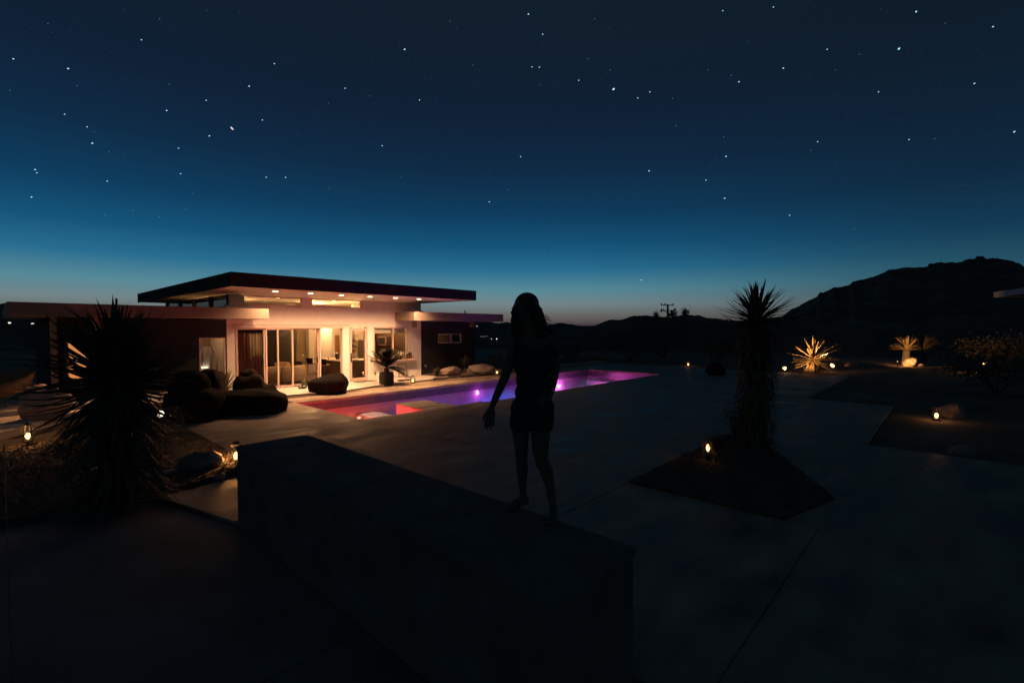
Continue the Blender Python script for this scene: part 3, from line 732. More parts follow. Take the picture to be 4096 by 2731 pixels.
aim(lamp('sconce_lamp', (sc_[0], 18.85, 2.3), (1, .43, .16), 340, 'SPOT', .06, angle=70, blend=.7), (.9, 16.6, .3))
# carport lights
t = empty('wall_light', atd(38, 1291, 16), label='tiny bright spotlight under the carport roof at far left', cat='lamp')
MB().ell((0, 0, 0), .035, .035, .02, 8, 6).build('bulb', M['e_globe'], None).parent = t
t = empty('wall_light', atd(130, 1294, 16), label='smaller faint spotlight right of the one at far left', cat='lamp')
MB().ell((0, 0, 0), .04, .012, .008, 8, 6).build('bulb', M['e_globe'], None).parent = t
t = empty('path_light', (-2.3, 15.6, .13), label='low lamp on the terrace at the far left edge', cat='lamp')
MB().tube([(0, 0, 0), (0, 0, .5)], .02, 8).build('stem', M['black'], None).parent = t
MB().ell((0, 0, .55), .06, .06, .06, 10, 8).build('globe', M['e_flame'], None).parent = t
lamp('path_lamp', (-2.3, 15.6, .72), (1, .42, .15), 14, parent=None)

# ---- right wing
rw = empty('right_wing', label='low right wing of the house with dark siding and one small window', cat='building')
WR = [(uv_of(1752, 19.05), uv_of(1845, 19.05), 1.6, 2.08)]
wall_with(14.105, 17.75, 0, 2.71, 19.05, 19.2, WR, 'siding', rw)
MB().box(17.6, 17.75, 19.2, 26, 0, 2.71).build('wall', M['siding'], rw)
rr = MB().box(12.66, 18.3, 17.54, 18.997, 2.75, 3.06).build('roof', M['roofing'], rw)
MB().box(14.105, 18.3, 18.998, 26.5, 2.75, 3.06).build('roof', M['roofing'], rw)
MB().box(12.62, 18.34, 17.5, 17.538, 2.71, 3.1).build('fascia', M['fascia_tan'], rr)
MB().box(12.62, 12.658, 17.54, 18.99, 2.71, 3.1).build('fascia', M['fascia_tan'], rr)
MB().box(12.66, 18.3, 17.54, 18.99, 2.72, 2.748).build('soffit', M['ceiling'], rr)
MB().box(12.9, 14.1, 18.9, 18.998, 3.101, 3.22).build('upstand', M['plaster'], rw)
window(WR[0][0], WR[0][1], 1.6, 2.08, (uv_of(1802, 19.05),), y=19.05, parent=rw, fw=.04)
MB().box(14.3, 17.5, 20.6, 20.7, 0, 2.7).build('inner_wall', M['olivewall'], rw)
MB().box(15.5, 15.8, 20.0, 20.2, .1, 1.95).build('inner_cupboard', M['darkwood'], rw)
lamp('room_lamp', (16.3, 20.0, 2.4), WARM, 5, radius=.1, parent=rw)
speaker(uv_of(1888, 18.3), 18.3, 2.71, .34, .3, 'white speaker under the eave at the far right end of the house')
speaker(uv_of(1656, 18.3), 18.3, 2.71, .16, .32, 'narrow speaker under the eave above the kitchen window')
for (px, v, h, lab) in ((1860, 18.4, .22, 'short vent pipe on the right wing roof'), (468, 18.2, .18, 'short vent pipe on the left wing roof')):
    x = uv_of(px, v); MB().tube([(x, v, 3.0), (x, v, 3.06+h)], .03, 8).build('vent_pipe', M['black'], None, label=lab, cat='pipe')
# interior lamps (ceiling fixtures of the lit rooms)
for (x, y, e) in ((7.2, 22.5, 80), (10.9, 23.3, 420), (11.4, 20.6, 150), (12.9, 20.8, 60)):
    lamp('ceiling_lamp', (x, y, 3.05), (1, .5, .2), e, radius=.12, parent=house)

# ------------------------------------------------------------------ dark block wall the person stands on
bw = empty('block_wall', label='broad dark wall with flat top that the woman stands on', cat='wall')
BT = .95
MB().bevbox(1.955, 2.79, 1.49, 6.31, -.1, BT-.05, .004).build('wall_core', M['block'], bw)
for k in range(4):
    y0 = 1.47+k*1.2135
    MB().bevbox(1.94, 2.80, y0+.003, y0+1.2105, BT-.05, BT, .006).build('cap_stone', M['block'], bw)
# slim post at the left edge
p = atz(63, 2320, .9)
t = empty('steel_post', atz(63, 3300, 0.0).xy.to_3d(), label='slim steel post standing close at the left edge', cat='post')
zt = None
b0 = t.location
d0 = math.hypot(b0.x, b0.y)
top = CAMZ-(1775-1312)/FPX*(b0.x*math.sin(R(42.6+0))*0+(b0.x*math.cos(R(42.6))+b0.y*math.sin(R(42.6))))
MB().tube([(0, 0, -.05), (0, 0, top)], .0022, 6).build('post_tube', M['steel'], None).parent = t

# ------------------------------------------------------------------ plants
def leaf_mesh(name, w, droop, seg=4, fold=.25, twist=0., m='leaf'):
    mb = MB()
    for i in range(seg+1):
        f = i/seg; ww = w*(1-f)**.55*(1 if f > 0 else .8) if i < seg else 0
        y = -droop*f*f; z = f*(1-.25*droop*f)
        mb.v += [(-ww, y+fold*ww, z), (0, y-fold*ww*.6, z), (ww, y+fold*ww, z)]
    for i in range(seg):
        a = i*3
        mb.f += [(a, a+1, a+4, a+3), (a+1, a+2, a+5, a+4)]
    return mb.mesh(name, M[m])
LEAF = [leaf_mesh('leaf', .05, d) for d in (.0, .12, .28)]
DLEAF = [leaf_mesh('leaf', .052, d, m='darkleaf') for d in (.0, .15, .35)]
def leafM(base, d, L, roll=0.):
    q_ = Vector(d).normalized().to_track_quat('Z', 'Y').to_matrix().to_4x4()
    return Matrix.Translation(base) @ q_ @ Matrix.Rotation(roll, 4, 'Z') @ Matrix.Scale(L, 4)
def dir_(az, el): return Vector((math.cos(az)*math.cos(el), math.sin(az)*math.cos(el), math.sin(el)))
def yucca(loc, trunk, n, L, lab, el0=-35, el1=88, r0=.09, tr=.1, shag=0, dark=False, cr=.12, grp=None, wide=1., crown_h=.0):
    t = empty('yucca', loc, label=lab, cat='yucca', group=grp)
    if trunk > .05:
        MB().tube([(0, 0, -.05), (.02, .01, trunk*.5), (0, 0, trunk)], [tr*1.3, tr, tr*.9], 10).build('trunk', M['bark'], None).parent = t
    if shag:
        m = MB()
        for k in range(shag):
            z = random.uniform(.02, trunk); a = random.uniform(0, 6.28); l = random.uniform(.35, .7)*L
            m.add([Vector(p) for p in LEAFV], LEAFF) if False else None
            b_ = Vector((tr*math.cos(a), tr*math.sin(a), z)); e_ = b_+Vector((math.cos(a)*l*.45*wide, math.sin(a)*l*.45*wide, -l*random.uniform(.5, .9)))
            if e_.z < .01: e_.z = .01
            s_ = Vector((-math.sin(a), math.cos(a), 0))*.02; mid = (b_+e_)/2+Vector((math.cos(a), math.sin(a), .6))*.06
            m.add([b_-s_, b_+s_, mid+s_, mid-s_, e_], [(0, 1, 2, 3), (3, 2, 4)])
        o = m.build('dead_leaf_skirt', M['thatch'], None); o.parent = t; o['kind'] = 'stuff'
    for k in range(n):
        f = (k+.5)/n
        el = R(el0+(el1-el0)*(math.acos(1-2*f)/PI if False else f**.85)) + random.gauss(0, .07)
        az = k*2.39996+random.gauss(0, .15)
        d = dir_(az, el)
        base = Vector((0, 0, trunk+crown_h*f)) + d*cr*random.uniform(.2, 1)
        l = L*random.uniform(.78, 1.05)*(1-.12*abs(math.sin(el)))
        me = random.choice(DLEAF if dark else LEAF)
        inst('leaf', me, leafM(base, d, l, PI if d.z < .1 else 0), t)
    return t
# the big dark yucca in front of the left wing
p = atz(470, 1880, .0)
p = atd(470, 1862, 6.3); 
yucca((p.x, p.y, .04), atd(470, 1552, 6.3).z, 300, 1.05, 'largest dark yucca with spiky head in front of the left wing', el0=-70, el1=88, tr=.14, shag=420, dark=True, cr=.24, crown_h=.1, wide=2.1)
# the tall yucca on the right and its shaggy trunk
p = atd(3020, 1790, 9.6)
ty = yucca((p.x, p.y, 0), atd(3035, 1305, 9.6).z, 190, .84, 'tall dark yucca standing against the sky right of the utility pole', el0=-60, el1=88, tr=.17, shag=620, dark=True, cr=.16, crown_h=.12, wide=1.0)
# lit yuccas far right
p = atz(3250, 1490, -.1)
yucca((p.x, p.y, -.12), atd(3250, 1437, 26.5).z+.12, 78, 1.5, 'bright orange lit yucca between two ground spotlights', el0=-60, el1=88, tr=.12, shag=130, cr=.12)
def gnd(px, d):
    q_ = atd(px, 1312, d); return Vector((q_.x, q_.y, gh(q_.x, q_.y)))
p = gnd(3628, 30)
yucca(p, 1.0, 75, 1.15, 'dimly lit yucca above pale stones at far right', el0=0, el1=86, tr=.2, cr=.1)
p = gnd(3698, 32)
yucca(p, .9, 70, 1.1, 'faint reddish yucca just right of the dimly lit one', el0=20, el1=88, tr=.15, cr=.2, crown_h=.3)
# yucca in front of the robe window
p = atd(880, 1560, 15.6)
yucca((atz(892, 1590, 0).x, atz(892, 1590, 0).y, 0), .18, 85, .95, 'spiky yucca in front of the robe window', el0=8, el1=86, tr=.1, cr=.08)
p = atz(1862, 1487, .12)
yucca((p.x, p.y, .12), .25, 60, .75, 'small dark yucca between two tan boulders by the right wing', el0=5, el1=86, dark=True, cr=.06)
p = atz(1768, 1502, .12)
yucca((p.x-.3, p.y, .12), .02, 60, .5, 'low grassy tuft left of the tan boulder', el0=10, el1=86, cr=.06, dark=True)
# potted sago palm
p = atz(1546, 1541, .0)
t = empty('potted_palm', (p.x, p.y, .0), label='sago palm in a round dark pot on the pool deck', cat='potted plant')
MB().lathe([(.24, 0), (.29, .06), (.3, .38), (.28, .55), (.26, .55), (.25, .48)], seg=24).build('pot', M['potblack'], None, True).parent = t
MB().tube([(0, 0, .42), (0, 0, .72)], [.12, .09], 10).build('trunk', M['bark'], None).parent = t
rp = random.Random(12)
for k in range(46):
    az = k*2.4+rp.uniform(-.2, .2); droop = k >= 36
    el = R(rp.uniform(35, 85)); L_ = rp.uniform(.75, 1.0)
    if droop: az = R(-75+8*(k-36)); el = R(rp.uniform(0, 20)); L_ = rp.uniform(.7, .95)
    d = dir_(az, el); side = Vector((-math.sin(az), math.cos(az), 0)); hor = Vector((math.cos(az), math.sin(az), 0))
    pts = []
    for i in range(9):
        f = i/8; pts.append(Vector((0, 0, .74))+d*L_*f+Vector((0, 0, -.35*f*f*(1.3 if droop else .5)))+hor*.1*f*f)
    m = MB().tube(pts, [.009-.0008*i for i in range(9)], 4)
    for i in range(26):
        f = .12+.88*i/25; j = min(7, int(f*8)); b_ = pts[j].lerp(pts[j+1], f*8-j) if j < 8 else pts[8]
        tn = (pts[j+1]-pts[j]).normalized(); ll = .2*math.sin(min(1, (1.05-f)*1.6+.25)*PI/2)
        for s_ in (-1, 1):
            e_ = b_+side*s_*ll*.8+tn*ll*.65+Vector((0, 0, -.02)); w2 = tn*.018
            m.add([b_-w2, b_+w2, e_], [(0, 1, 2)])
    m.build('frond', M['palmleaf'], None).parent = t
# prickly pear
def opuntia(loc, n, s, lab):
    t = empty('prickly_pear', loc, label=lab, cat='cactus')
    pads = [(Vector((0, 0, 0)), 0.)]
    for k in range(n):
        b_, a = random.choice(pads[:max(1, k//2+1)])
        ang = random.uniform(-.9, .9); h = s*random.uniform(.8, 1.1)
        up = Vector((math.sin(ang), random.uniform(-.3, .3), math.cos(ang))).normalized()
        c = b_+up*h*.5; Mx = up.to_track_quat('Z', 'Y').to_matrix().to_4x4() @ Matrix.Rotation(random.uniform(-.8, .8), 4, 'Z')
        MB().ell((0, 0, 0), h*.34, h*.09, h*.52, 12, 8).build('pad', M['cactus'], None, True)
        o = COL.objects[-1]; o.parent = t; o.matrix_local = Matrix.Translation(c) @ Mx
        pads.append((b_+up*h*.92 if b_.z < s*1.2 else b_, 0))
p = atz(1212, 1562, .0)
opuntia((p.x, p.y, .0), 7, .26, 'dark prickly pear in the gravel left of the rounded boulder')
p = atz(1248, 1563, .0)
opuntia((p.x+.15, p.y, .0), 5, .22, 'smaller prickly pear touching the rounded boulder')
# shrubs: clouds of small leaves on twigs
def shrub(loc, r, h, n, lab, m='darkleaf', ls=.05, name='shrub', cat='shrub', grp=None):
    t = empty(name, loc, label=lab, cat=cat, group=grp)
    tw = MB(); lv = MB(); sd = random.uniform(0, 99)
    tips = []
    for k in range(9):
        a = random.uniform(0, 6.28); rr = r*random.uniform(.3, .8); e_ = Vector((rr*math.cos(a), rr*math.sin(a), h*random.uniform(.5, .95)))
        tw.tube([(0, 0, 0), e_*.5+Vector((0, 0, .05)), e_], [.02*h, .014*h, .005*h], 5); tips.append(e_)
    for k in range(n):
        c = random.choice(tips)+Vector((random.gauss(0, r*.28), random.gauss(0, r*.28), random.gauss(0, h*.16)))
        if c.z < .02: c.z = random.uniform(.02, h*.3)
        a = Vector((random.gauss(0, 1), random.gauss(0, 1), random.gauss(0, 1))).normalized(); b_ = a.orthogonal().normalized()
        s_ = ls*random.uniform(.6, 1.3)
        lv.add([c-b_*s_*.4, c+a*s_, c+b_*s_*.4, c-a*s_*.6], [(0, 1, 2, 3)])
    tw.build('stems', M['bark'], None).parent = t
    lv.build('foliage', M[m], None).parent = t
    return t
p = atz(2890, 1842, .06); shrub((p.x-.05, p.y+.1, .03), .2, .4, 1500, 'twiggy shrub with a light glinting through it in the triangular bed', ls=.022)
p = atz(2730, 1850, .06); shrub((p.x, p.y-.15, .06), .22, .22, 350, 'low shrub at the left edge of the triangular bed', 'thatch', .022)
p = atz(2935, 1770, .06); shrub((p.x, p.y, .06), .3, .85, 500, 'thin reddish shrub at the foot of the tall yucca', 'thatch', .03)
p = atz(3110, 1842, .06); shrub((p.x-.1, p.y, .06), .25, .2, 300, 'low shrub on the right edge of the triangular bed', 'thatch', .022)
p = atz(2190+190, 1437, .12)
for i, (px, py, d, r, h, lab) in enumerate(((2245, 1425, 33, 1.6, 1.2, 'round bush just right of the woman beyond the pool'), (2520, 1425, 36, 2.4, 1.6, 'wide bush beyond the far end of the pool'),
        (2650, 1415, 40, 2.8, 2.4, 'tall bush below the utility pole'), (2860, 1420, 30, 2.2, 2.0, 'dark bush left of the tall yucca'),
        (4000, 1440, 30, 2.2, 1.9, 'bush behind the small lamp at far right'), (3990, 1500, 17, 1.5, 1.3, 'bush at the right edge of the garden'),
        (1960, 1470, 27, .9, .9, 'bush beside the far right end of the house'),
        )):
    q_ = atd(px, py, d); shrub((q_.x, q_.y, gh(q_.x, q_.y)), r, h, 1500, lab, ls=.09*max(.5, r/1.6))
# planting around the left yucca
for i, (px, py, r, h, lab) in enumerate(((560, 1830, .5, .5, 'dark shrub right of the largest yucca'), (640, 1760, .35, .55, 'dark shrub below the round white light'), (330, 1870, .5, .4, 'dark shrub left of the largest yucca'))):
    q_ = atz(px, py, .05); shrub((q_.x, q_.y, .05), r, h, 1200, lab, ls=.04)

# ------------------------------------------------------------------ boulders
def rock(loc, rx, ry, rz, seed, lab, m='rock', rough=.22, seg=40, rz_=0., cat='boulder', facet=3.0, skew=0.):
    t_ = random.Random(seed); off = Vector((t_.random()*50, t_.random()*50, t_.random()*50))
    def fn(q_):
        k = 1+rough*noise.noise(q_*1.3+off)*1.4+rough*.4*noise.noise(q_*facet+off)+rough*.15*noise.noise(q_*8+off)
        # planes cut off by a few random facets
        r = q_*k
        for j in range(7):
            n_ = FAC[(seed*5+j) % len(FAC)]; dd = r.dot(n_)
            if dd > .78: r = r-n_*(dd-.78)*.85
        if skew: r = Vector((r.x, r.y, max(-.75, r.z)*(1+skew*r.x*(.6 if r.z > 0 else 0))))
        return r
    m_ = MB().ell((0, 0, rz*.72), rx, ry, rz, seg, seg//2, fn=fn)
    o = m_.build('boulder', M[m], None, True, label=lab, cat=cat); o.location = loc; o.rotation_euler.z = rz_
    return o
fr_ = random.Random(3)
FAC = [Vector((fr_.gauss(0, 1), fr_.gauss(0, 1), fr_.gauss(0, .8))).normalized() for _ in range(40)]
p = atz(170, 1690, .13)
p = atz(172, 1672, .13); rock((p.x, p.y, .1), .52, .46, .48, 11, 'large tan boulder on the left terrace lit from the right', rough=.3)
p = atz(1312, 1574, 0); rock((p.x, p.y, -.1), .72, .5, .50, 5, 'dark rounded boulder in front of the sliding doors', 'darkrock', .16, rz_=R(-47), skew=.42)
p = atz(1798, 1500, .12); rock((p.x, p.y, .1), .72, .45, .26, 9, 'slanted tan boulder by the right wing', rough=.25, rz_=R(10))
p = atz(1925, 1492, .12); rock((p.x, p.y, .1), .68, .5, .30, 14, 'smooth tan boulder left of the small lantern at the corner')
p = atz(1868, 1492, .12); rock((p.x, p.y-.2, .1), .2, .18, .17, 21, 'small tan rock below the little yucca')
p = atz(2315, 1440, .0); rock((p.x, p.y, -.1), 1.0, .7, .5, 8, 'dim round boulder beyond the pool right of the woman')
p = atz(2400, 1437, .0); rock((p.x, p.y, -.1), 1.1, .6, .36, 17, 'flat dim boulder beyond the far pool corner')
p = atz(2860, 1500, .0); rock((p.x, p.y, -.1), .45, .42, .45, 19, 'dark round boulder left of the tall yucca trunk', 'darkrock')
p = atz(805, 1872, .03); rock((p.x, p.y, .0), .36, .24, .19, 23, 'low tan boulder by the lantern at the dark wall', rz_=R(-25), rough=.3)
p = atz(640, 1905, .03); rock((p.x, p.y, .0), .26, .14, .07, 24, 'flat reddish stone in the gravel below the shrubs')
p = atz(870, 1905, .03); rock((p.x, p.y-.08, .0), .09, .07, .06, 29, 'small pebble at the foot of the low tan boulder', seg=16)
p = atz(3808, 1672, -.1); rock((p.x, p.y, -.13), .36, .3, .27, 31, 'rounded boulder right of the bright lantern at far right')
rock(gnd(3645, 29.4), .42, .35, .36, 33, 'pale stone lit below the dimly lit yucca')
rock(gnd(3675, 29.6), .55, .35, .16, 35, 'flat pale stone lit right of the dimly lit yucca')
p = atz(3395, 1470, -.1); rock((p.x, p.y, -.12), .5, .4, .34, 37, 'reddish stone lit by the right ground spotlight')
p = atz(3850, 1830, -.1); rock((p.x, p.y, -.12), .22, .2, .16, 41, 'barely lit stone below the boulder at far right')
p = atz(300, 1700, .05); rock((p.x, p.y, .03), .3, .22, .2, 43, 'brown stone left of the largest yucca trunk')

# ------------------------------------------------------------------ bean bag loungers
def bag(cx, cy, rx, ry, rz, lab, rz_=0., back=None, seed=1):
    off = Vector((seed*3.1, seed*1.7, 0))
    t = empty('bean_bag', (cx, cy, 0), rz=rz_, label=lab, cat='bean bag', group='dark bean bag loungers on the deck')
    def fn(q_):
        w = .07*noise.noise(q_*1.4+off)+.09*(abs(noise.noise(q_*2.6+off*2))-.2)+.03*math.sin(q_.x*5+2*q_.y+4*noise.noise(q_*1.5+off))*max(0, q_.z+.4)
        return Vector((q_.x*(1+w), q_.y*(1+w), max(q_.z, -.62)*(1+w*1.2)))
    MB().ell((0, 0, rz*.62), rx, ry, rz, 44, 26, p=.55, fn=fn).build('bag_body', M['bean'], None, True).parent = t
    if back:
        (bx, by, bz, brx, bry, brz) = back
        o = MB().ell((bx, by, bz), brx, bry, brz, 36, 20, p=.7, fn=fn).build('bag_back', M['bean'], None, True); o.parent = t
    return t
p = atz(1000, 1652, 0); bag(p.x, p.y+.25, 1.05, .62, .38, 'wide flat dark bean bag lounger at the left end of the pool', R(-43), seed=2)
p = atz(790, 1680, 0); bag(p.x, p.y+.2, .62, .6, .5, 'high backed dark bean bag left of the wide flat one', R(-43), back=(-.12, .0, .82, .44, .38, .44), seed=3)
p = atz(850, 1625, 0); bag(p.x, p.y+.3, .4, .4, .66, 'dark bean bag showing behind the high backed one', R(-30), seed=5)
p = atz(1012, 1604, 0); bag(p.x, p.y+.3, .46, .44, .52, 'peaked dark bean bag in front of the curtain', R(-20), back=(-.02, 0, .78, .27, .27, .24), seed=7)
p = atz(1078, 1600, 0); bag(p.x, p.y+.3, .3, .3, .3, 'small dark bean bag right of the peaked one', 0, seed=9)

# ------------------------------------------------------------------ lanterns and garden lights
def lantern(loc, lab, h=.33, e=9, leg=0., post=None):
    t = empty('lantern', loc, label=lab, cat='lantern', group='candle lanterns around the garden')
    z0 = leg
    MB().lathe([(.075, z0), (.085, z0+.02), (.08, z0+.03)], seg=16).build('base', M['black'], None).parent = t
    rib = MB()
    for k in range(10):
        a = 2*PI*k/10; c, s_ = math.cos(a), math.sin(a)
        rib.tube([(c*r_, s_*r_, z0+.025+zz*h) for r_, zz in ((.078, 0), (.105, .25), (.112, .5), (.1, .75), (.07, .93))], .004, 4)
    rib.build('ribs', M['black'], None).parent = t
    rg = MB()
    for zz, r_ in ((.12, .095), (.24, .106), (.36, .112), (.5, .114), (.64, .11), (.78, .1), (.9, .08)):
        pts = [(r_*math.cos(2*PI*k/16), r_*math.sin(2*PI*k/16), z0+.025+zz*h) for k in range(17)]
        rg.tube(pts, .0022, 3)
    rg.build('rings', M['black'], None).parent = t
    MB().lathe([(.072, z0+.025+.93*h), (.06, z0+.04+.95*h), (.02, z0+.05+h)], seg=14).build('lid', M['black'], None).parent = t
    MB().ell((0, 0, z0+.03+h*.26), .04, .04, h*.2, 10, 8).build('flame_bulb', M['e_flame'], None, True).parent = t
    if leg:
        MB().tube([(0, 0, 0), (.0, 0, leg)], .018, 7).build('stem', M['black'], None).parent = t
    l = lamp('lantern_light', (0, 0, z0+.03+h*.6), (1, .42, .12), e, radius=.03); l.parent = t
    return t
p = atz(112, 1782, .05); lantern((p.x, p.y, .03), 'bright lantern at the far left in front of the terrace step', e=10, leg=.1)
p = atz(945, 1848, .0); lantern((p.x, p.y, .0), 'lantern half hidden by the left corner of the dark block wall', e=24)
p = atz(1651, 1532, .0); lantern((p.x, p.y, .0), 'lantern on the deck right of the potted palm', e=2.5, h=.3)
p = atz(1988, 1497, .11); lantern((p.x, p.y, .11), 'lantern on the raised walk left of the woman\'s arm', e=2, h=.26)
p = atz(2753, 1461, .0); lantern((p.x, p.y, gh(p.x, p.y)), 'far lantern in the dark garden beyond the right end of the pool', e=2, h=.3)
p = atz(3745, 1690, -.1); lantern((p.x, p.y, -.13), 'bright lantern on the ground at far right beside a boulder', e=4, leg=.1, h=.34)
p = atz(2890, 1846, .06); 
t = empty('bed_light', (p.x, p.y+.25, .06), label='small light glinting through the twiggy shrub in the triangular bed', cat='lamp')
MB().lathe([(.04, 0), (.04, .12), (.02, .13)], seg=10).build('casing', M['black'], None).parent = t
MB().ell((0, 0, .2), .03, .03, .06, 10, 8).build('bulb', M['e_flame'], None).parent = t
lamp('bed_lamp', (p.x, p.y+.25, .3), (1, .42, .12), .8)
q_ = atz(1615, 1530, 0)
MB().bevbox(-.28, .28, -.12, .12, 0, .12, .01).build('step_block', M['gravel'], None, label='small dark block on the deck left of the lantern', cat='block').location = (q_.x+.1, q_.y+.1, 0)
# round white path light in front of the left wing
q_ = atd(641, 1655, 8.6)
t = empty('globe_light', (q_.x, q_.y, .04), label='round white path light right of the largest yucca', cat='lamp')
MB().tube([(0, 0, 0), (0, 0, q_.z-.09)], .015, 8).build('stem', M['black'], None).parent = t
MB().ell((0, 0, q_.z-.04), .058, .058, .058, 14, 10).build('globe', M['e_globe'], None, True).parent = t
lamp('globe_lamp', (q_.x-.02, q_.y+.02, q_.z+.07), (1, .55, .28), 9, radius=.06)
# ground spotlights under the lit yucca
def spot(px, py, d, tgt, e, lab, ang=70, sc=1.):
    q_ = atd(px, py, d); gz = gh(q_.x, q_.y)
    t = empty('ground_spotlight', (q_.x, q_.y, gz), label=lab, cat='spotlight', group='ground spotlights among the yuccas')
    dd = (Vector(tgt)-q_).normalized(); Mx = dd.to_track_quat('Z', 'Y').to_matrix().to_4x4(); Mx.translation = (0, 0, q_.z-gz)
    MB().tube([(0, 0, 0), (0, 0, q_.z-gz)], .012, 6).build('stake', M['black'], None).parent = t
    MB().lathe([(.03, -.16*sc), (.055*sc, -.1*sc), (.055*sc, -.01)], M=Mx, seg=12).build('casing', M['black'], None).parent = t
    MB().ell((0, 0, 0), .075*sc, .075*sc, .13*sc, 12, 8, M=Mx).build('bulb', M['e_flame'], None, True).parent = t
    o = lamp('spot_lamp', q_+dd*.16*sc, (1, .43, .13), e, 'SPOT', .04, angle=ang, blend=.5); aim(o, tgt)
    return t
yc = atd(3250, 1385, 26.5)
spot(3137, 1474, 25.3, yc, 2000, 'left ground spotlight aimed at the bright yucca', sc=1.1)
spot(3330, 1462, 26.3, yc, 1500, 'right ground spotlight aimed at the bright yucca')
y2 = atd(3628, 1392, 30)
spot(3590, 1446, 28.3, y2, 900, 'hidden ground spotlight below the dimly lit yucca', 80, .3)
spot(3936, 1451, 26, atd(3860, 1470, 26), 30, 'small ground spotlight at far right', 90, .9)

# ------------------------------------------------------------------ furniture in the dark on the right
for i, (px, py, w_) in enumerate(((3270, 1522, .5), (3222, 1548, .5), (3160, 1570, .6), (3095, 1610, .6))):
    q_ = atz(px, py, 0)
    o = MB().bevbox(-w_, w_, -.2, .2, -.1, .03, .01).build('stepping_stone', M['patio'], None, label=('farthest pale stepping stone below the bright yucca', 'second stepping stone from the bright yucca', 'third stepping stone from the bright yucca', 'nearest stepping stone right of the yucca trunk')[i], cat='stepping stone', group='stepping stones right of the tall yucca')
    o.location = (q_.x, q_.y, 0); o.rotation_euler.z = R(-60)
# rattan chair at far left
p = atz(25, 1625, .26)
t = empty('rattan_chair', (p.x, p.y, .26), rz=R(30), label='round rattan bowl chair cropped by the left edge', cat='chair')
m_ = MB(); n = 28
for j in range(8):
    r_ = .12+.5*math.sin(j/7*PI/2*.95); zz = .28+.5*(1-math.cos(j/7*PI/2))
    for k in range(n): a = 2*PI*k/n; m_.v.append((r_*math.cos(a), r_*math.sin(a), zz+.35*r_*math.cos(a)))
for j in range(7):
    for k in range(n): m_.f.append((j*n+k, j*n+(k+1) % n, (j+1)*n+(k+1) % n, (j+1)*n+k))
o = m_.build('bowl', M['wicker'], None, True); o.parent = t; o.modifiers.new('thick', 'SOLIDIFY').thickness = .04
MB().ell((.03, 0, .47), .4, .4, .12, 20, 8, p=.8).build('cushion', M['white'], None, True).parent = t
for k in range(3):
    a = 2*PI*k/3; MB().tube([(.15*math.cos(a), .15*math.sin(a), .32), (.4*math.cos(a), .4*math.sin(a), 0)], .022, 7).build('leg', M['wicker'], None).parent = t
# neighbour's house at the right edge
c0 = atd(3975, 1168, 25); z1 = c0.z; c1 = atz(4330, 1112, z1) if False else None
r_ = ray(4330, 1117); tt = (z1-CAMZ)/r_.z; c1 = Vector((r_.x*tt, r_.y*tt, z1))
dv = (c1-c0).normalized(); nv = Vector((-dv.y, dv.x, 0))
if nv.dot(c0.normalized()) < 0: nv = -nv
nh = empty('neighbour_house', label='pale roof edge of a neighbouring house at the right edge', cat='house')
def quad(o_, L0, L1, d0, d1): return [tuple((o_+dv*a+nv*b).xy) for a, b in ((L0, d0), (L1, d0), (L1, d1), (L0, d1))]
MB().prism(quad(c0, 0, 9, 0, 6), z1-.29, z1).build('roof', M['timber'], nh)
MB().prism(quad(c0, 1.5, 9, 1.5, 6), -.2, z1-.292).build('wall', M['siding'], nh)
MB().prism(quad(c0, 1.6, 8, 3, 6), z1+.002, z1+.5).build('upper_wall', M['siding'], nh)
MB().prism(quad(c0, 1.2, 9, 2.6, 6.2), z1+.502, z1+.6).build('upper_roof', M['timber'], nh)

# ------------------------------------------------------------------ hills
def hill(name, sil, d_r, d_b, zb, lab=None, jit=2.2, rows=34, bumps=0, cols=240):
    m = MB(); xs = [p[0] for p in sil]
    def sy(x):
        for i in range(len(sil)-1):
            if sil[i][0] <= x <= sil[i+1][0]:
                f = (x-sil[i][0])/(sil[i+1][0]-sil[i][0]); return sil[i][1]+f*(sil[i+1][1]-sil[i][1])
    n = cols
    for i in range(n+1):
        x = xs[0]+(xs[-1]-xs[0])*i/n; y = sy(x)
        y += jit*(noise.noise(Vector((x*.02, d_r, 0)))+.6*noise.noise(Vector((x*.07, d_r, 5)))+.35*noise.noise(Vector((x*.2, d_r, 9))))
        top = atd(x, y, d_r); bx = atd(x, 1312, d_b); bz = zb
        for j in range(rows+1):
            f = j/rows; g_ = f
            q_ = Vector((bx.x+(top.x-bx.x)*f, bx.y+(top.y-bx.y)*f, bz+(top.z-bz)*(f**1.15)))
            q_.z += min(1, (1-f)*f*6)*d_r*(.010*noise.noise(Vector((q_.x*16/d_r, q_.y*16/d_r, 2)))+.006*noise.noise(Vector((q_.x*45/d_r, q_.y*45/d_r, 6))))
            m.v.append(tuple(q_))
        bk = atd(x, 1312, d_r*1.25); m.v.append((bk.x, bk.y, zb))
    k = rows+2
    for i in range(n):
        for j in range(k-1): m.f.append((i*k+j, (i+1)*k+j, (i+1)*k+j+1, i*k+j+1))
    return m.build(name, M['hill'], None, True, kind='structure')
hill('right_mountain', [(3020, 1300), (3060, 1288), (3100, 1275), (3133, 1261), (3172, 1232), (3200, 1222), (3239, 1199), (3267, 1189), (3277, 1172), (3306, 1165), (3334, 1151), (3397, 1141), (3411, 1125), (3454, 1117), (3497, 1105), (3555, 1079), (3607, 1072), (3708, 1067), (3717, 1055), (3760, 1049), (3837, 1050), (3866, 1038), (3899, 1034), (3909, 1024), (3935, 1024), (3942, 1034), (4028, 1036), (4071, 1053), (4096, 1065), (4300, 1120), (4700, 1180), (5400, 1270)], 230, 75, -6, jit=5, cols=420)
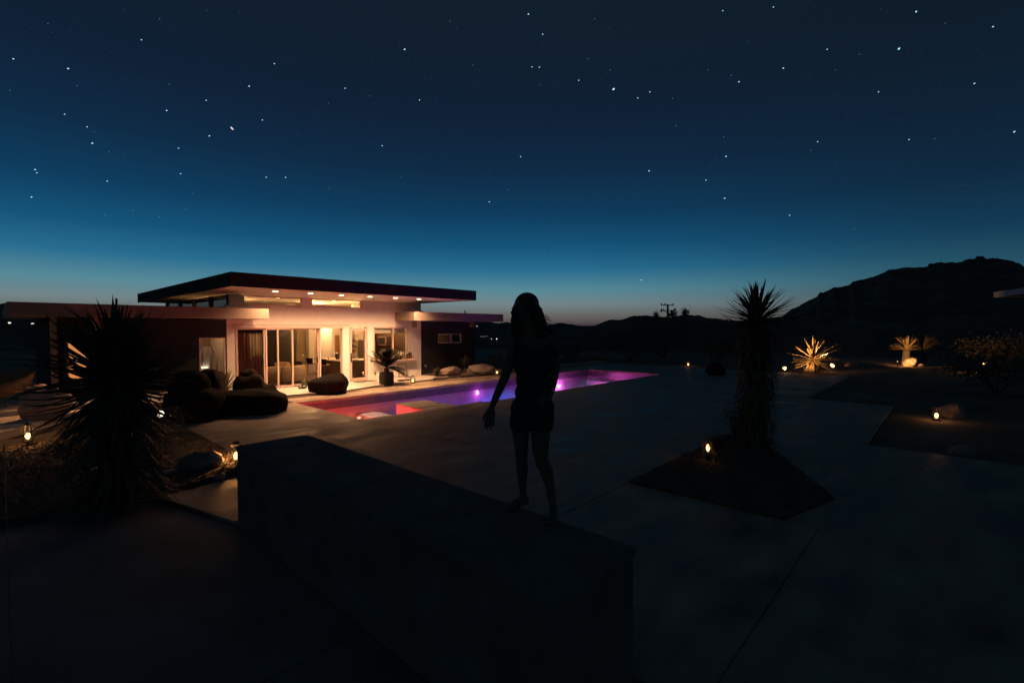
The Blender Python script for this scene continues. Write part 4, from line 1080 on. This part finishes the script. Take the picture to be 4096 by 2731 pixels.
hill('middle_ridge', [(2300, 1330), (2400, 1293), (2442, 1279), (2492, 1276), (2534, 1264), (2584, 1260), (2614, 1266), (2683, 1268), (2744, 1258), (2798, 1261), (2825, 1271), (2878, 1274), (2936, 1287), (3000, 1285), (3080, 1270), (3300, 1290), (3500, 1330)], 72, 44, -2, jit=3)
hill('far_ridge', [(-900, 1240), (-300, 1235), (-60, 1230), (0, 1216), (40, 1207), (90, 1222), (300, 1262), (900, 1290), (1700, 1290), (1860, 1280), (1900, 1282), (1960, 1284), (1985, 1293), (2030, 1290), (2080, 1302), (2190, 1300), (2230, 1296), (2260, 1297), (2330, 1303), (2400, 1300), (2500, 1285), (2800, 1280), (3200, 1285)], 900, 260, -12, jit=2, cols=300)
# the moonlit patch far left and town lights in the valley
for i, (px, py, s_) in enumerate(((1908, 1304, .22), (1924, 1346, .12), (1936, 1346, .12), (1948, 1345, .12), (1966, 1356, .2), (1987, 1355, .34), (2064, 1334, .3), (2318, 1332, .16))):
    q_ = atd(px, py, 120)
    MB().ell((0, 0, 0), s_*.32, s_*.32, s_*.32, 8, 6).build('town_light', M['e_town'], None, label=('lone town light just under the eave of the right wing', 'leftmost of the three faint valley lights', 'middle of the three faint valley lights', 'rightmost of the three faint valley lights', 'fainter of the two bright valley lights', 'brightest valley light right of the house', 'reddish valley light beside the woman\'s neck', 'faint valley light right of the woman')[i], cat='town light', group='town lights in the dark valley').location = q_
# utility pole
b_ = atd(2670, 1330, 78)
t = empty('utility_pole', (b_.x, b_.y, -2.5), rz=R(-47.4), label='wooden utility pole with two crossarms on the ridge', cat='utility pole')
def zt_(py): return atd(2670, py, 78).z+2.5
kx = 78/FPX
MB().tube([(0, 0, 0), (0, 0, zt_(1217))], [.2, .15], 10).build('pole', M['pole'], None).parent = t
for y_, a, b2 in ((1221, -26, 21), (1242, -33, 33)):
    MB().box(a*kx, b2*kx, -.26, -.12, zt_(y_)-.07, zt_(y_)+.07).build('crossarm', M['pole'], None).parent = t
for dx, y0, y1 in ((-27, 1221, 1213), (-12, 1221, 1213), (20, 1221, 1214), (-26, 1242, 1234), (-18, 1242, 1236), (28, 1242, 1233), (24, 1242, 1235)):
    MB().tube([(dx*kx, -.19, zt_(y0)), (dx*kx, -.19, zt_(y1))], .09, 6).build('insulator', M['pole'], None).parent = t
for dx, y0, y1, w_ in ((-26, 1248, 1242, .14), (15, 1252, 1242, .2), (10, 1266, 1253, .3)):
    MB().lathe([(w_, zt_(y0)), (w_, zt_(y1))], c=(dx*kx, -.1, 0), seg=10).build('transformer', M['pole'], None).parent = t
for sgn in (-1, 1):
    MB().tube([(0, -.2, zt_(1252)), (sgn*18*kx, -.2, zt_(1243))], .04, 5).build('brace', M['pole'], None).parent = t
for i, (px, py, r, h, lab) in enumerate(((2623, 1262, .5, .9, 'small bush on the ridge left of the utility pole'), (2697, 1260, .4, .9, 'ragged tree on the ridge right of the utility pole'), (2749, 1252, .6, 1.0, 'bent bush on the ridge further right'))):
    q_ = atd(px, py, 71); shrub((q_.x, q_.y, q_.z-1.1), r, h+.6, 350, lab, ls=.16)

# ------------------------------------------------------------------ stars
A = 1.679
s1 = [(322, 160, 2), (472, 205, 1), (836, 66, 1), (1072, 128, 2), (1385, 76, 1), (1605, 78, 1), (89, 397, 4), (256, 393, 1), (458, 462, 5), (738, 355, 1), (950, 269, 3), (66, 606, 2), (518, 577, 2), (664, 637, 1), (1137, 565, 2), (1302, 570, 1), (1673, 580, 4), (1843, 429, 3), (2318, 594, 3), (2206, 694, 2), (434, 768, 3), (1119, 743, 4), (1385, 675, 3), (1222, 808, 1), (585, 853, 3), (632, 886, 2), (1762, 807, 3), (1406, 914, 4), (620, 963, 5), (1199, 996, 3), (733, 1021, 2), (839, 1032, 1), (134, 1069, 1), (236, 1140, 4), (248, 1161, 3), (1213, 1167, 3), (720, 1217, 3), (1788, 1191, 3), (1918, 1192, 3), (212, 1324, 4), (1297, 1301, 2), (2213, 1262, 2), (894, 1414, 2), (1250, 1405, 2), (706, 1446, 2), (1070, 1457, 2), (837, 1487, 1), (810, 1525, 1), (2263, 1416, 1), (1993, 900, 1), (1793, 1030, 1), (1915, 1125, 1)]
s2 = [(672, 143, 2), (715, 186, 1), (1198, 97, 4), (1643, 128, 2), (1735, 187, 1), (1294, 232, 3), (367, 333, 5), (145, 401, 1), (825, 439, 2), (1223, 451, 3), (1272, 453, 3), (1599, 396, 2), (1747, 470, 2), (1719, 491, 1), (1645, 501, 1), (1536, 541, 3), (1273, 571, 2), (1770, 600, 8), (2014, 618, 3), (1933, 659, 3), (2165, 662, 2), (132, 646, 2), (467, 673, 3), (578, 675, 1), (1769, 715, 1), (2188, 846, 2), (216, 980, 3), (1146, 1053, 3), (1430, 1091, 1), (2009, 1148, 4), (345, 1192, 2), (1062, 1276, 2), (516, 1346, 2), (935, 1356, 3), (745, 1394, 1), (1427, 1391, 1), (1331, 1426, 1)]
s3 = [(321, 74, 3), (661, 49, 3), (1620, 80, 5), (1815, 156, 2), (2136, 181, 4), (1022, 333, 3), (1240, 366, 2), (1504, 329, 7), (727, 459, 4), (1078, 471, 2), (222, 472, 2), (377, 507, 2), (429, 551, 4), (894, 497, 1), (2011, 562, 4), (1367, 618, 3), (1088, 634, 1), (310, 766, 1), (1473, 797, 1), (326, 921, 2), (958, 953, 3), (911, 1010, 2), (1572, 938, 3), (1747, 933, 2), (2279, 886, 5), (2106, 917, 1), (343, 1051, 4), (280, 1067, 1), (208, 1210, 3), (333, 1332, 4), (782, 1294, 1), (770, 1446, 3), (1205, 1538, 2), (1363, 1519, 1)]
stars = [(x/A, y/A, s) for x, y, s in s1]+[(1400+x/A, y/A, s) for x, y, s in s2]+[(2700+x/A, y/A, s) for x, y, s in s3]
stars += [(2565, 1120, 3), (2516, 1178, 2), (2177, 1013, 2), (2540, 945, 1), (3130, 950, 1), (2000, 1040, 1), (3040, 1166, 3)]
rs = random.Random(5)
stars += [(rs.uniform(0, 4096), rs.uniform(0, 1000), rs.uniform(.1, .9)) for _ in range(260)]
sb = {1: MB(), 2: MB(), 3: MB()}
D = 6000
for x, y, s in stars:
    c = atd(x, y, D); k = D/FPX
    r_ = k*(.7+.5*s)
    n_ = c.normalized(); rt = n_.cross(Vector((0, 0, 1))).normalized(); up = rt.cross(n_)
    ax = (rt*.85+up*.5).normalized(); bx = n_.cross(ax)
    lv = 3 if s >= 3 else 2 if s >= 2 else 1
    m_ = sb[lv]
    m_.add([c+ax*r_*1.25, c+bx*r_*.85, c-ax*r_*1.25, c-bx*r_*.85, c+n_*r_, c-n_*r_], [(0, 1, 4), (1, 2, 4), (2, 3, 4), (3, 0, 4), (1, 0, 5), (2, 1, 5), (3, 2, 5), (0, 3, 5)])
stt = empty('stars', kind='stuff')
stt.name = 'starry_sky'; stt['kind'] = 'structure'
for lv, nm, col, e in ((3, 'bright_stars', (.42, .78, 1), 1.25), (2, 'middling_stars', (.25, .6, 1), .36), (1, 'faint_stars', (.2, .42, 1), .26)):
    o = sb[lv].build(nm, glow(nm, col, e), stt); o['kind'] = 'stuff'
# the white streak of a passing aeroplane
c = atd(928, 514, 5900); n_ = c.normalized(); rt = n_.cross(Vector((0, 0, 1))).normalized(); up = rt.cross(n_)
ax = (rt*.8-up*.7).normalized()
MB().tube([c-ax*22, c, c+ax*22], [2, 9, 2], 6).build('aeroplane_light', glow('aeroplane_glow', (1, .85, .85), 1.1), None, label='short white streak of a passing aeroplane among the stars', cat='aeroplane')

# ------------------------------------------------------------------ the woman
WD = 3.82
def w(px, py, dd=0.): return atd(px, py, WD+dd)
def capsule(mb, a, b, ra, rb, seg=14, k=5):
    a, b = Vector(a), Vector(b); d = (b-a); L_ = d.length; z = d.normalized()
    x = z.orthogonal().normalized(); y = z.cross(x); prof = []
    for i in range(k+1): t = -PI/2+PI/2*i/k; prof.append((ra*math.cos(t), ra*math.sin(t)))
    for i in range(k+1): t = PI/2*i/k; prof.append((rb*math.cos(t), L_+rb*math.sin(t)))
    vs = []
    for r_, h in prof:
        r_ = max(r_, 1e-4)
        for j in range(seg): q_ = 2*PI*j/seg; vs.append(a+z*h+(x*math.cos(q_)+y*math.sin(q_))*r_)
    fs = [(i*seg+j, i*seg+(j+1) % seg, (i+1)*seg+(j+1) % seg, (i+1)*seg+j) for i in range(len(prof)-1) for j in range(seg)]
    fs += [tuple(range(seg-1, -1, -1)), tuple((len(prof)-1)*seg+j for j in range(seg))]
    mb.add(vs, fs)
def chain(mb, pts):
    for (a, ra), (b, rb) in zip(pts[:-1], pts[1:]): capsule(mb, a, b, ra, rb)
K = WD/FPX
fwd = Vector((math.sin(R(-42.6)), -math.cos(R(-42.6)), 0))     # placeholder, set below
view = (CM @ Vector((0, 0, -1))); view.z = 0; view.normalize(); right = Vector((view.y, -view.x, 0)); UP = Vector((0, 0, 1))
FM = Matrix((right, view, UP)).transposed().to_4x4()           # columns: right, away, up
def fusion(mb, name, m, parent, vox=.007, sm=3, **k):
    o = mb.build(name, M[m], None, True, **k)
    if parent: o.parent = parent; o.matrix_parent_inverse = parent.matrix_basis.inverted()
    r_ = o.modifiers.new('fuse', 'REMESH'); r_.mode = 'VOXEL'; r_.voxel_size = vox; r_.use_smooth_shade = True
    s_ = o.modifiers.new('smooth', 'SMOOTH'); s_.iterations = sm; s_.factor = .5
    return o
feet_z = BT
wm_ = empty('person', (w(2110, 2050).x, w(2110, 2050).y, BT), label='long haired woman in dark shorts standing on the dark wall, hand on hip', cat='person')
b = MB()
def E(px, py, rx, ry, rz, dd=0., tilt=0):
    b.ell(w(px, py, dd), rx, ry, rz, 20, 14, M=FM @ Matrix.Rotation(R(tilt), 4, 'Y'))
# torso
E(2135, 1410, .165, .095, .10); E(2133, 1460, .155, .10, .13); E(2133, 1520, .132, .088, .12); E(2134, 1570, .142, .095, .11)
E(2130, 1625, .165, .11, .115); E(2100, 1655, .085, .10, .10, .0); E(2164, 1655, .085, .10, .10, .0)
E(2106, 1452, .062, .055, .06, -.085); E(2152, 1452, .062, .055, .06, -.085)      # chest towards the camera
# neck and head, turned to the left and bowed
chain(b, [(w(2126, 1362), .062), (w(2112, 1310, -.01), .05), (w(2104, 1280, -.02), .05)])
hc = w(2102, 1238, -.03)
HM = FM @ Matrix.Rotation(R(-35), 4, 'Z') @ Matrix.Rotation(R(18), 4, 'X')
def H(x, y, z, rx, ry, rz): b.ell(hc+(HM @ Vector((x, y, z))), rx, ry, rz, 18, 12, M=HM)
H(0, .012, .02, .073, .092, .085); H(0, -.028, -.045, .054, .06, .068); H(0, -.06, -.085, .024, .02, .02)   # skull, jaw, chin
H(0, -.094, -.03, .012, .017, .02); H(0, -.083, -.012, .009, .012, .03)                                         # nose
H(-.03, -.07, .012, .026, .014, .01); H(.03, -.07, .012, .026, .014, .01)                                   # brows
H(0, -.079, -.062, .02, .01, .007); H(-.073, .012, -.01, .011, .018, .028); H(.073, .012, -.01, .011, .018, .028)
# shoulders
chain(b, [(w(2075, 1375), .05), (w(2140, 1368), .058), (w(2205, 1380), .05)])
# arm hanging on the left of the picture
wr = w(1966, 1628, -.08)
chain(b, [(w(2052, 1390), .05), (w(2036, 1450, -.01), .043), (w(2018, 1512, -.03), .036), (w(2002, 1548, -.05), .036), (w(1982, 1592, -.07), .030), (wr, .022)])
# bent arm on the right, hand on the hip
el = w(2218, 1500, .10)
chain(b, [(w(2212, 1395), .048), (w(2222, 1450, .05), .04), (el, .035), (w(2212, 1535, .06), .032), (w(2203, 1568, .0), .026), (w(2196, 1590, -.06), .022)])
# legs
fl = w(2066, 2022, -.12); fl.z = BT+.02; ank = w(2092, 1992); ank.z = BT+.085
chain(b, [(w(2092, 1660), .082), (w(2080, 1712), .073), (w(2085, 1790), .056), (w(2086, 1838, -.01), .047), (w(2088, 1880, .01), .049), (w(2088, 1930, .005), .036), (ank, .026)])
chain(b, [(w(2168, 1660), .085), (w(2163, 1712), .080), (w(2161, 1790, -.05), .066), (w(2166, 1845, -.09), .052), (w(2186, 1885, -.11), .052), (w(2199, 1940, -.15), .038)])
a2 = w(2212, 2030, -.22); a2.z = BT+.085; chain(b, [(w(2199, 1940, -.15), .038), (a2, .027)])
def foot(a, d):
    d = d.normalized(); s_ = d.cross(UP); hz = BT+.002
    heel = a.copy(); heel.z = BT+.03; ball = a+d*.13; ball.z = BT+.022
    capsule(b, a, heel-d*.03, .027, .029); capsule(b, heel-d*.03, ball, .029, .03); capsule(b, a-Vector((0, 0, .02)), ball, .028, .022)
    capsule(b, ball-s_*.02, ball+s_*.02, .02, .021)
    for i in range(5):
        o_ = s_*(-.032+.015*i); L_ = .055-.006*abs(i-.6)
        capsule(b, ball+o_, ball+d*L_+o_+Vector((0, 0, -.008)), .010, .009 if i else .012, 8, 3)
foot(ank, -right*.75-view*.65); foot(a2, -view*.9-right*.15)
# hanging hand: palm, four unequal fingers and a thumb, relaxed
def hand(wr, d, side, palmn, curl=.5, s=1.):
    d = d.normalized(); side = (side-d*side.dot(d)).normalized(); pn = d.cross(side)*palmn
    capsule(b, wr, wr+d*.03*s, .021*s, .022*s, 10, 4)
    for i in range(4):
        o_ = side*(.028-.0187*i)*s; kn = wr+d*.088*s+o_*1.05
        capsule(b, wr+d*.02*s+o_*.7, kn, .013*s, .0115*s, 8, 3)
        L3 = (.040, .045, .042, .033)[i]*s; c_ = curl*(.6+.25*i); dd = d+side*(.05-.035*i)
        q0 = kn
        for j, lf in enumerate((1, .72, .55)):
            ang = c_*(j+.6)*.75; v_ = (dd*math.cos(ang)+pn*math.sin(ang)).normalized(); q1 = q0+v_*L3*lf
            capsule(b, q0, q1, (.0092-.001*j)*s, (.0084-.001*j)*s, 8, 3); q0 = q1
    tb = wr+d*.022*s+side*.018*s
    t1 = tb+(d*.75+side*.5+pn*.35).normalized()*.042*s; t2 = t1+(d*.9+side*.35+pn*.25).normalized()*.034*s; t3 = t2+(d+side*.05+pn*.3).normalized()*.027*s
    capsule(b, tb, t1, .014*s, .0115*s, 8, 3); capsule(b, t1, t2, .011*s, .0098*s, 8, 3); capsule(b, t2, t3, .0098*s, .0082*s, 8, 3)
hand(wr, (w(1958, 1690, -.10)-wr), -right, 1, .45)
hw = w(2196, 1590, -.06)
hand(hw, (w(2168, 1600, -.13)-hw)+Vector((0, 0, .0)), UP, -1, .35, .95)
body = fusion(b, 'body', 'skin', wm_, .0055, 3)
# short loose romper
b = MB()
E(2135, 1415, .172, .105, .10); E(2133, 1460, .163, .112, .135); E(2106, 1452, .068, .06, .065, -.09); E(2152, 1452, .068, .06, .065, -.09)
E(2133, 1520, .141, .098, .12); E(2134, 1570, .152, .105, .115); E(2130, 1630, .178, .122, .12)
chain(b, [(w(2095, 1640), .104), (w(2084, 1690), .098)]); chain(b, [(w(2165, 1640), .106), (w(2165, 1692), .100)])
chain(b, [(w(2078, 1378), .056), (w(2060, 1400), .055)]); chain(b, [(w(2195, 1383), .056), (w(2213, 1405), .055)])
fusion(b, 'romper', 'romper', wm_, .008, 4)
# eyes and lips
for sx in (-1, 1):
    MB().ell(hc+(HM @ Vector((sx*.03, -.073, -.004))), .012, .009, .008, 10, 8, M=HM).build('eye', M['potblack'], wm_, True)
# hair: cap and long locks that flare to the right
b = MB()
H2 = lambda x, y, z, rx, ry, rz: b.ell(hc+(HM @ Vector((x, y, z))), rx, ry, rz, 18, 12, M=HM)
H2(0, .03, .035, .098, .105, .095); H2(0, .06, -.04, .1, .075, .12)
chain(b, [(w(2086, 1204, .0), .045), (w(2070, 1232, -.03), .04), (w(2066, 1258, -.03), .032), (w(2072, 1295, -.02), .036), (w(2080, 1340, .0), .022)])
chain(b, [(w(2112, 1212, .04), .07), (w(2128, 1255, .06), .085), (w(2134, 1300, .06), .095), (w(2140, 1345, .05), .07)])
chain(b, [(w(2128, 1220, .02), .05), (w(2148, 1258, .0), .05), (w(2166, 1296, -.02), .045), (w(2176, 1340, -.02), .028)])
fusion(b, 'hair', 'hair', wm_, .008, 3)
st = MB(); rh = random.Random(4)
for k in range(330):
    t0 = rh.uniform(0, 6.28); amp = rh.uniform(1.5, 5)
    if k < 90:     # thin hairs blown to the right
        y0 = rh.uniform(1225, 1325); x0 = 2132+(y0-1215)*.42; L_ = rh.uniform(14, 40 if y0 > 1250 else 20); rr = .0022
        pts = [w(x0+L_*1.5*f, y0+L_*(.75*f-.35*f*f)+amp*math.sin(t0+f*4)-amp*math.sin(t0), .03*(1-f)) for f in [i_/6 for i_ in range(7)]]
    else:          # wavy locks falling round the shoulders
        sd = rh.random(); rr = rh.uniform(.004, .011)
        x0 = rh.uniform(2052, 2076) if sd < .4 else rh.uniform(2136, 2166) if sd < .8 else rh.uniform(2076, 2140)
        y0 = rh.uniform(1225, 1270); y1 = y0+rh.uniform(60, 112); fl_ = -4 if sd < .4 else rh.uniform(8, 26)
        pts = [w(x0+fl_*f+amp*1.3*math.sin(t0+f*7), y0+(y1-y0)*f, (.04 if sd >= .8 else rh.uniform(-.05, .03))) for f in [i_/7 for i_ in range(8)]]
    st.tube(pts, [rr*(1-.8*(i_/(len(pts)-1))**2) for i_ in range(len(pts))], 5)
st.build('hair_strands', M['hair'], wm_)['kind'] = 'stuff'
